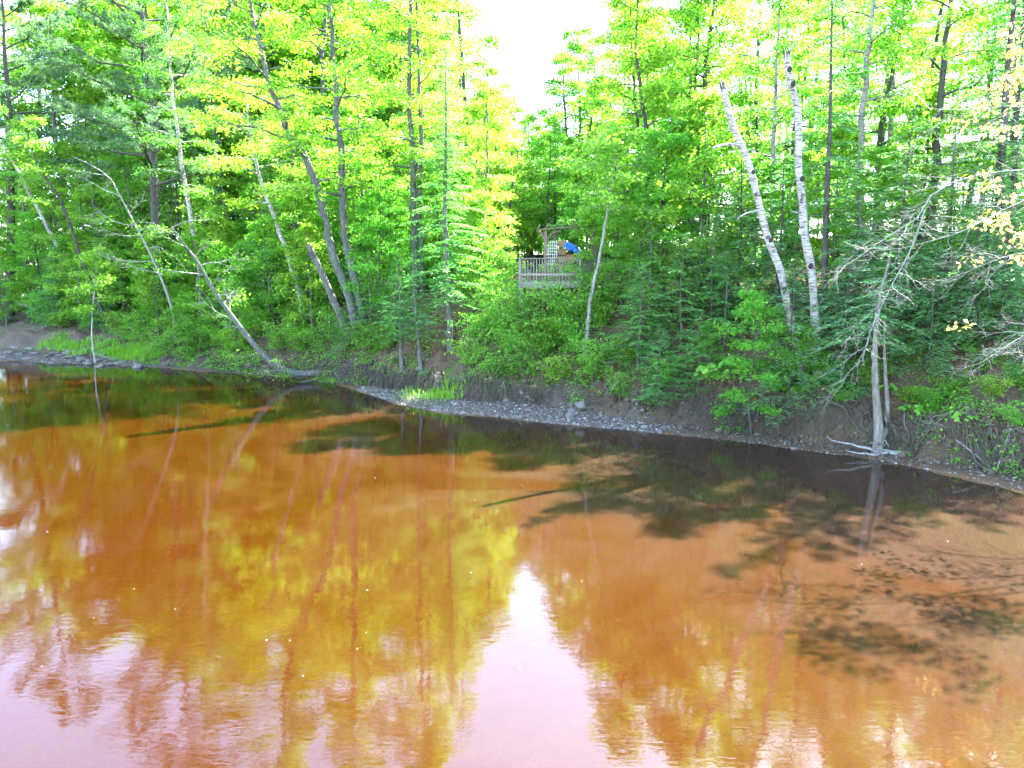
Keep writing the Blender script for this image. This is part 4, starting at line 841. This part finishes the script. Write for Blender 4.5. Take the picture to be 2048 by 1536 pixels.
# ------------------------------------------------------------------ stones, roots, litter, grass
ROCK = plain('grey_river_stone', (.105,.096,.086), .75, .35, 4.)
def rock(seed, sub=2):
    bm = bmesh.new(); bmesh.ops.create_icosphere(bm, subdivisions=sub, radius=1.); rg = np.random.default_rng(seed)
    k = rg.normal(0, 1, (7, 3)); k /= np.linalg.norm(k, axis=1)[:, None]; dcut = rg.uniform(.5, .85, 7)
    for v in bm.verts:
        c = np.array(v.co)
        for a, dd in zip(k, dcut):
            q = c@a
            if q > dd: c = c-a*(q-dd)*.85
        v.co = c
    me = bpy.data.meshes.new('stone'); bm.to_mesh(me); bm.free(); me.materials.append(ROCK); return me
RK = [rock(k) for k in range(6)]
rg = np.random.default_rng(90)
def put_rock(name, x, y, sx, sy, sz, label, group, sink=.35):
    o = bpy.data.objects.new(name, RK[rg.integers(6)]); o.location = (x, y, max(gz(x, y), -.05)+sz*(1-sink)-sz*.3); o.scale = (sx, sy, sz); o.rotation_euler = (rg.normal(0,.15), rg.normal(0,.15), rg.uniform(0,6.28))
    return put(o, None, label, 'stone', group)
STONE = [(-36.85,52.75),(-35.05,51.42),(-34.21,51.79),(-32.64,50.72),(-31.83,50.83),(-30.6,49.96),(-29.85,49.87),(-30.92,51.11),(-28.78,48.89),(-28.04,48.79),(-28.18,49.68),(-26.26,47.36),(-25.96,47.41),(-31.97,51.67),(-33.42,52.27),(-35.37,53.03),(-36.78,53.49),(-29.13,50.14),(-27.51,49.06),(-29.17,48.68),(-33.68,50.15),(-31.45,49.64)]
STONE += [(a+rg.normal(0,.7), b+rg.normal(0,.5)) for a, b in STONE]
for x, y in STONE: put_rock('stone', x, y, rg.uniform(.14,.45), rg.uniform(.14,.35), rg.uniform(.07,.18), 'flat grey stone in the rocky bar at the far left shore', 'stones of the far left bar')
put_rock('stone', -23.9, 46.1, .5, .36, .2, 'lone pale stone in the shallows right of the rocky bar', None)
for x, y, s, lb in [(2.3,28.1,.26,'flat grey stone lying lowest in the group of three on the gravel'),(2.75,28.5,.27,'rounded pale stone, rightmost of the three on the gravel'),(2.4,28.6,.2,'slanted dark stone, rearmost of the three on the gravel'),(3.33,27.7,.13,'small white stone on gravel right of the three stones'),(4.82,27.4,.14,'small stone on bare mud below the layered firs'),(4.9,26.3,.16,'pale cobble at the waterline right of the gravel'),(-.26,31.0,.17,'upright stone at the foot of the root-hung bank'),(1.2,28.0,.12,'dark wet stone at the gravel waterline')]:
    put_rock('stone', x, y, s, s*.8, s*.75, lb, None)
# gravel: thousands of pebbles, one mass
def pebbles():
    n = 9000; u = np.concatenate([rg.uniform(-28.5,-11.5,6500), rg.uniform(-62,-47,1300), rg.uniform(-11.5,3,1200)])
    v0 = np.interp(u, *zip(*sorted((b@BU, b@BV) for b in BANK[2:26]))); s = rg.uniform(-.15, 1, n)**1.1*np.interp(u, UK, BW)*1.05
    s = np.nan_to_num(s, nan=.05); P = u[:,None]*BU+(v0+s*.95)[:,None]*BV; z = ground(P[:,0], P[:,1])
    k = z > -.12; P, z = P[k], z[k]; n = len(P); R = np.exp(rg.normal(-3.35, .42, n))*np.where(P@BU > -11, .7, 1.)
    a = rg.uniform(0, 6.28, n); oc = np.array([(1,0,0),(0,1,0),(-1,0,0),(0,-1,0)], float); vs = []
    ca, sa = np.cos(a), np.sin(a)
    ring = np.stack([oc[:,0][None]*ca[:,None]-oc[:,1][None]*sa[:,None]*.7, oc[:,0][None]*sa[:,None]+oc[:,1][None]*ca[:,None]*.7, np.zeros((n,4))+.25], -1)*R[:,None,None]
    top = ring*np.array((.55,.55,0))+np.array((0,0,.62))*R[:,None,None]; bot = ring*np.array((.6,.6,0))-np.array((0,0,.2))*R[:,None,None]
    V = np.concatenate([bot, ring, top], 1)+np.stack([P[:,0], P[:,1], z], -1)[:,None]
    f = [(0,1,5,4),(1,2,6,5),(2,3,7,6),(3,0,4,7),(4,5,9,8),(5,6,10,9),(6,7,11,10),(7,4,8,11),(8,9,10,11)]
    F = (np.arange(n)[:,None,None]*12+np.array(f)[None]).reshape(-1,4)
    m, t, out, N, Lk = mat('pebble_stone'); g = N('ShaderNodeNewGeometry'); r = ramp(N, [(0,(.036,.028,.02)),(.4,(.08,.068,.055)),(.8,(.14,.125,.108)),(1,(.28,.26,.24))]); Lk(g.outputs['Random Per Island'], r.inputs[0])
    p = N('ShaderNodeBsdfPrincipled', Roughness=.7); Lk(r.outputs[0], p.inputs['Base Color']); Lk(p.outputs[0], out.inputs[0])
    MB().add(V, F).obj('gravel', m, None, label='grey and white pebble gravel along the water edge', cat='gravel', kind='stuff')
pebbles()
def clods():
    n = 5200; u = rg.uniform(-46, 4, n); s = rg.uniform(-.25, 1.0, n); v0 = np.interp(u, *zip(*sorted((b@BU, b@BV) for b in BANK[2:26])))
    P = u[:,None]*BU+(v0+np.interp(u,UK,BW)+s)[:,None]*BV; z = ground(P[:,0], P[:,1]); R = np.exp(rg.normal(-3.1,.5,n)); J = rg.normal(0,.22,(n,12,3))
    c8 = np.array([(1,0,.2),(0,1,.2),(-1,0,.2),(0,-1,.2)], float); T = np.concatenate([c8*(.7,.7,0)-(0,0,.4), c8, c8*(.5,.5,0)+(0,0,.65)])
    V = (T[None]+J)*R[:,None,None]+np.c_[P, z][:,None]; f = [(0,1,5,4),(1,2,6,5),(2,3,7,6),(3,0,4,7),(4,5,9,8),(5,6,10,9),(6,7,11,10),(7,4,8,11),(8,9,10,11)]
    m, t, out, N, Lk = mat('clod_earth'); g = N('ShaderNodeNewGeometry'); r = ramp(N, [(0,(.028,.021,.015)),(.6,(.07,.054,.04)),(1,(.13,.105,.08))]); Lk(g.outputs['Random Per Island'], r.inputs[0])
    p = N('ShaderNodeBsdfPrincipled', Roughness=.95); Lk(r.outputs[0], p.inputs['Base Color']); Lk(p.outputs[0], out.inputs[0])
    MB().add(V, (np.arange(n)[:,None,None]*12+np.array(f)[None]).reshape(-1,4)).obj('earth_clods', m, None, label='crumbled brown earth clods on the cut bank face', cat='earth', kind='stuff')
clods()
def bank_pt(u, s): 
    v0 = np.interp(u, *zip(*sorted((b@BU, b@BV) for b in BANK[2:26]))); return u*BU+(v0+s)*BV
# fine roots hanging from the cut bank
rm = MB(); n = 2700; u = np.concatenate([rg.uniform(-47,3,900), rg.uniform(-34,-17,800), rg.uniform(-13,3,1000)])
bw, bh = np.interp(u,UK,BW), np.interp(u,UK,BH); BL = sorted((b@BU, b@BV) for b in BANK[2:26]); BLu, BLv = map(np.array, zip(*BL))
def bpts(u, s): v = np.interp(u, BLu, BLv)+s; return u[...,None]*BU+v[...,None]*BV
a = bpts(u, bw+rg.uniform(.35,.75,n)); za = ground(a[:,0], a[:,1])+.03; Lr = rg.uniform(.3,1,n)*bh; sl = rg.normal(0,.45,n); Q = np.linspace(0,1,5)
b = bpts(u[:,None]+sl[:,None]*Q*Lr[:,None]+rg.normal(0,.05,(n,5)), bw[:,None]+.55-Q*rg.uniform(.45,.75,(n,5)))
zb = np.maximum(np.maximum(za[:,None]-Lr[:,None]*Q**.9, ground(b[...,0], b[...,1])+.015), .02); R0 = rg.uniform(.008,.018,n)
for k in range(n): rm.tube(np.c_[b[k], zb[k]], np.linspace(R0[k],.004,5), 3)
for k in range(80):                                           # thicker exposed roots
    u = rg.choice([rg.uniform(-33,-19), rg.uniform(-9,2), rg.uniform(-33,-19)]); bw, bh = np.interp(u,UK,BW), np.interp(u,UK,BH); sl = rg.normal(0,1.2); P = []
    for q in np.linspace(0,1,8):
        b = bank_pt(u+sl*q+rg.normal(0,.06), bw+.75-q*rg.uniform(.7,1.0)); P.append((b[0], b[1], max(gz(*b)+.05+.12*math.sin(q*3.1), .02)))
    rm.tube(curve(P,12), np.linspace(rg.uniform(.025,.05),.008,12), 5)
rm.obj('root_tangle', BARK['root'], None, label='tangle of fine grey roots hanging from the undercut bank', cat='roots', kind='stuff')
# leaf litter, ground cover and grass
def scatter(n, u0, u1, s0, s1, p=1.):
    u = rg.uniform(u0, u1, n); s = s0+(s1-s0)*rg.uniform(0,1,n)**p; bw = np.interp(u,UK,BW)
    v0 = np.interp(u, *zip(*sorted((b@BU, b@BV) for b in BANK[2:26]))); P = u[:,None]*BU+(v0+bw+s)[:,None]*BV
    return np.c_[P, ground(P[:,0], P[:,1])]
q = np.vstack([scatter(26000, -55, 6, .5, 14, 1.3), scatter(2500, -46, 4, -.6, .7)]); n = len(q); a = rg.uniform(0,6.28,n); L = rg.uniform(.06,.14,n)
MB().kites(q+(0,0,.015), np.stack([np.cos(a),np.sin(a),rg.normal(0,.25,n)],-1), unit(np.array((0,0,1.))+rg.normal(0,.35,(n,3))), L, L*.6, .08).obj('leaf_litter', LEAF['litter'], None, label='brown fallen leaves covering the wooded slope', cat='leaves', kind='stuff')
q = scatter(5200, -52, 5, .55, 12, 1.4); q = q[vnoise(q[:,0]*.6, q[:,1]*.6, 31) > -.3]
q2 = scatter(2200, -16, 5, -.1, 3.2, 1.2); q = np.vstack([q, q2[vnoise(q2[:,0]*.9, q2[:,1]*.9, 33) > .0]])
q3 = scatter(1100, -48, -29, -.15, 1.6, 1.1); q = np.vstack([q, q3[vnoise(q3[:,0]*.9, q3[:,1]*.9, 35) > -.2]])
gc = MB(); leaf_clusters(gc, q+(0,0,.12), rg.uniform(.14,.3,len(q)), 12, .10, rg, flat=.35); gc.obj('ground_cover', LEAF['shrub'], None, label='low green leafy ground cover over the bank top', cat='ground cover', kind='stuff')
def grass(spots, per, h, name, label):
    c = np.repeat(np.array(spots), per, 0); n = len(c); c = c+rg.normal(0,.28,(n,2))*np.array((1.3,1)); z = ground(c[:,0], c[:,1]); ok = z > .0; c, z = c[ok], z[ok]; n = len(c)
    a = rg.uniform(0,6.28,n); L = h*rg.uniform(.5,1.25,n); d = np.stack([np.cos(a)*.45, np.sin(a)*.45, np.ones(n)],-1)
    MB().kites(np.c_[c, z-.02], unit(d), unit(np.stack([-np.cos(a), -np.sin(a), np.full(n,.3)],-1)), L, np.full(n,.022)*h/.4, -.06, .5).obj(name, LEAF['grass'], None, label=label, cat='grass', kind='stuff')
g1 = [(-34.4+.62*k+rg.normal(0,.3), 53.5-.32*k+rg.normal(0,.5)) for k in range(18)]+[(-24-.5*k, 47.6+.3*k) for k in range(8)]
grass(g1, 150, .55, 'shore_grass', 'sunlit yellow-green grass on the low shelf behind the rocky bar')
grass([(-5.0,33.9),(-4.4,34.3),(-4.7,33.2)], 55, .4, 'beach_grass', 'small bright grass tufts below the young firs')
grass([(-3.4,32.7),(-3.0,32.4),(-2.5,32.0),(-3.7,32.2),(-3.0,31.9)], 110, .5, 'beach_grass', 'large soft tuft of grass in the middle of the gravel beach')
for k, (pts, lb) in enumerate([([(12.75,21.5,.35),(13.1,20.8,.2),(13.6,19.95,.18)], 'long grey stick lying down the muddy shore at the right'),([(14.1,20.1,.75),(13.8,19.9,.45),(13.55,19.75,.3)], 'short grey stick leaning on the bank at the right edge'),([(-10.2,39.8,.5),(-9.7,39.2,.2),(-9.2,38.6,.02)], 'bare stick poking into the water beside the leaning trunk'),([(-10.9,39.9,.3),(-11.3,39.3,.1),(-11.5,38.9,-.05)], 'bare stick under the leaning trunk dipping into the river'),([(4.3,28.9,1.5),(4.05,28.7,1.35),(3.85,28.55,1.3)], 'pale sawn log end lying below the shrubs at the bank edge')]):
    p = np.array(pts); p[:,2] = np.maximum(p[:,2]*0+[max(gz(a,b),-.02) for a,b in p[:,:2]], p[:,2]*.0)+.04
    if k == 4: p[:,2] += .05
    m = MB(); m.tube(curve(p-p[0], 8), np.linspace(.035,.015,8) if k < 4 else .09, 6); o = m.obj('driftwood_stick' if k < 4 else 'log', BARK['grey'], None, label=lb, cat='stick' if k < 4 else 'log'); o.location = p[0]
sp = MB(); c = np.c_[rg.uniform(-30,14,700), rg.uniform(9,42,700)]; c = c[(shore(c[:,0], c[:,1]) < -.3)&(vnoise(c[:,0]*.25,c[:,1]*.25,8) > -.1)]; n = len(c); a = rg.uniform(0,6.28,n); L = rg.uniform(.008,.026,n)
sp.kites(np.c_[c, np.full(n,.006)], np.stack([np.cos(a),np.sin(a),a*0],-1), np.tile((0,0,1.),(n,1)), L, L, .0)
sp.obj('floating_specks', WHITEP, None, label='tiny pale petals and pollen flecks floating on the river', cat='flecks', kind='stuff')
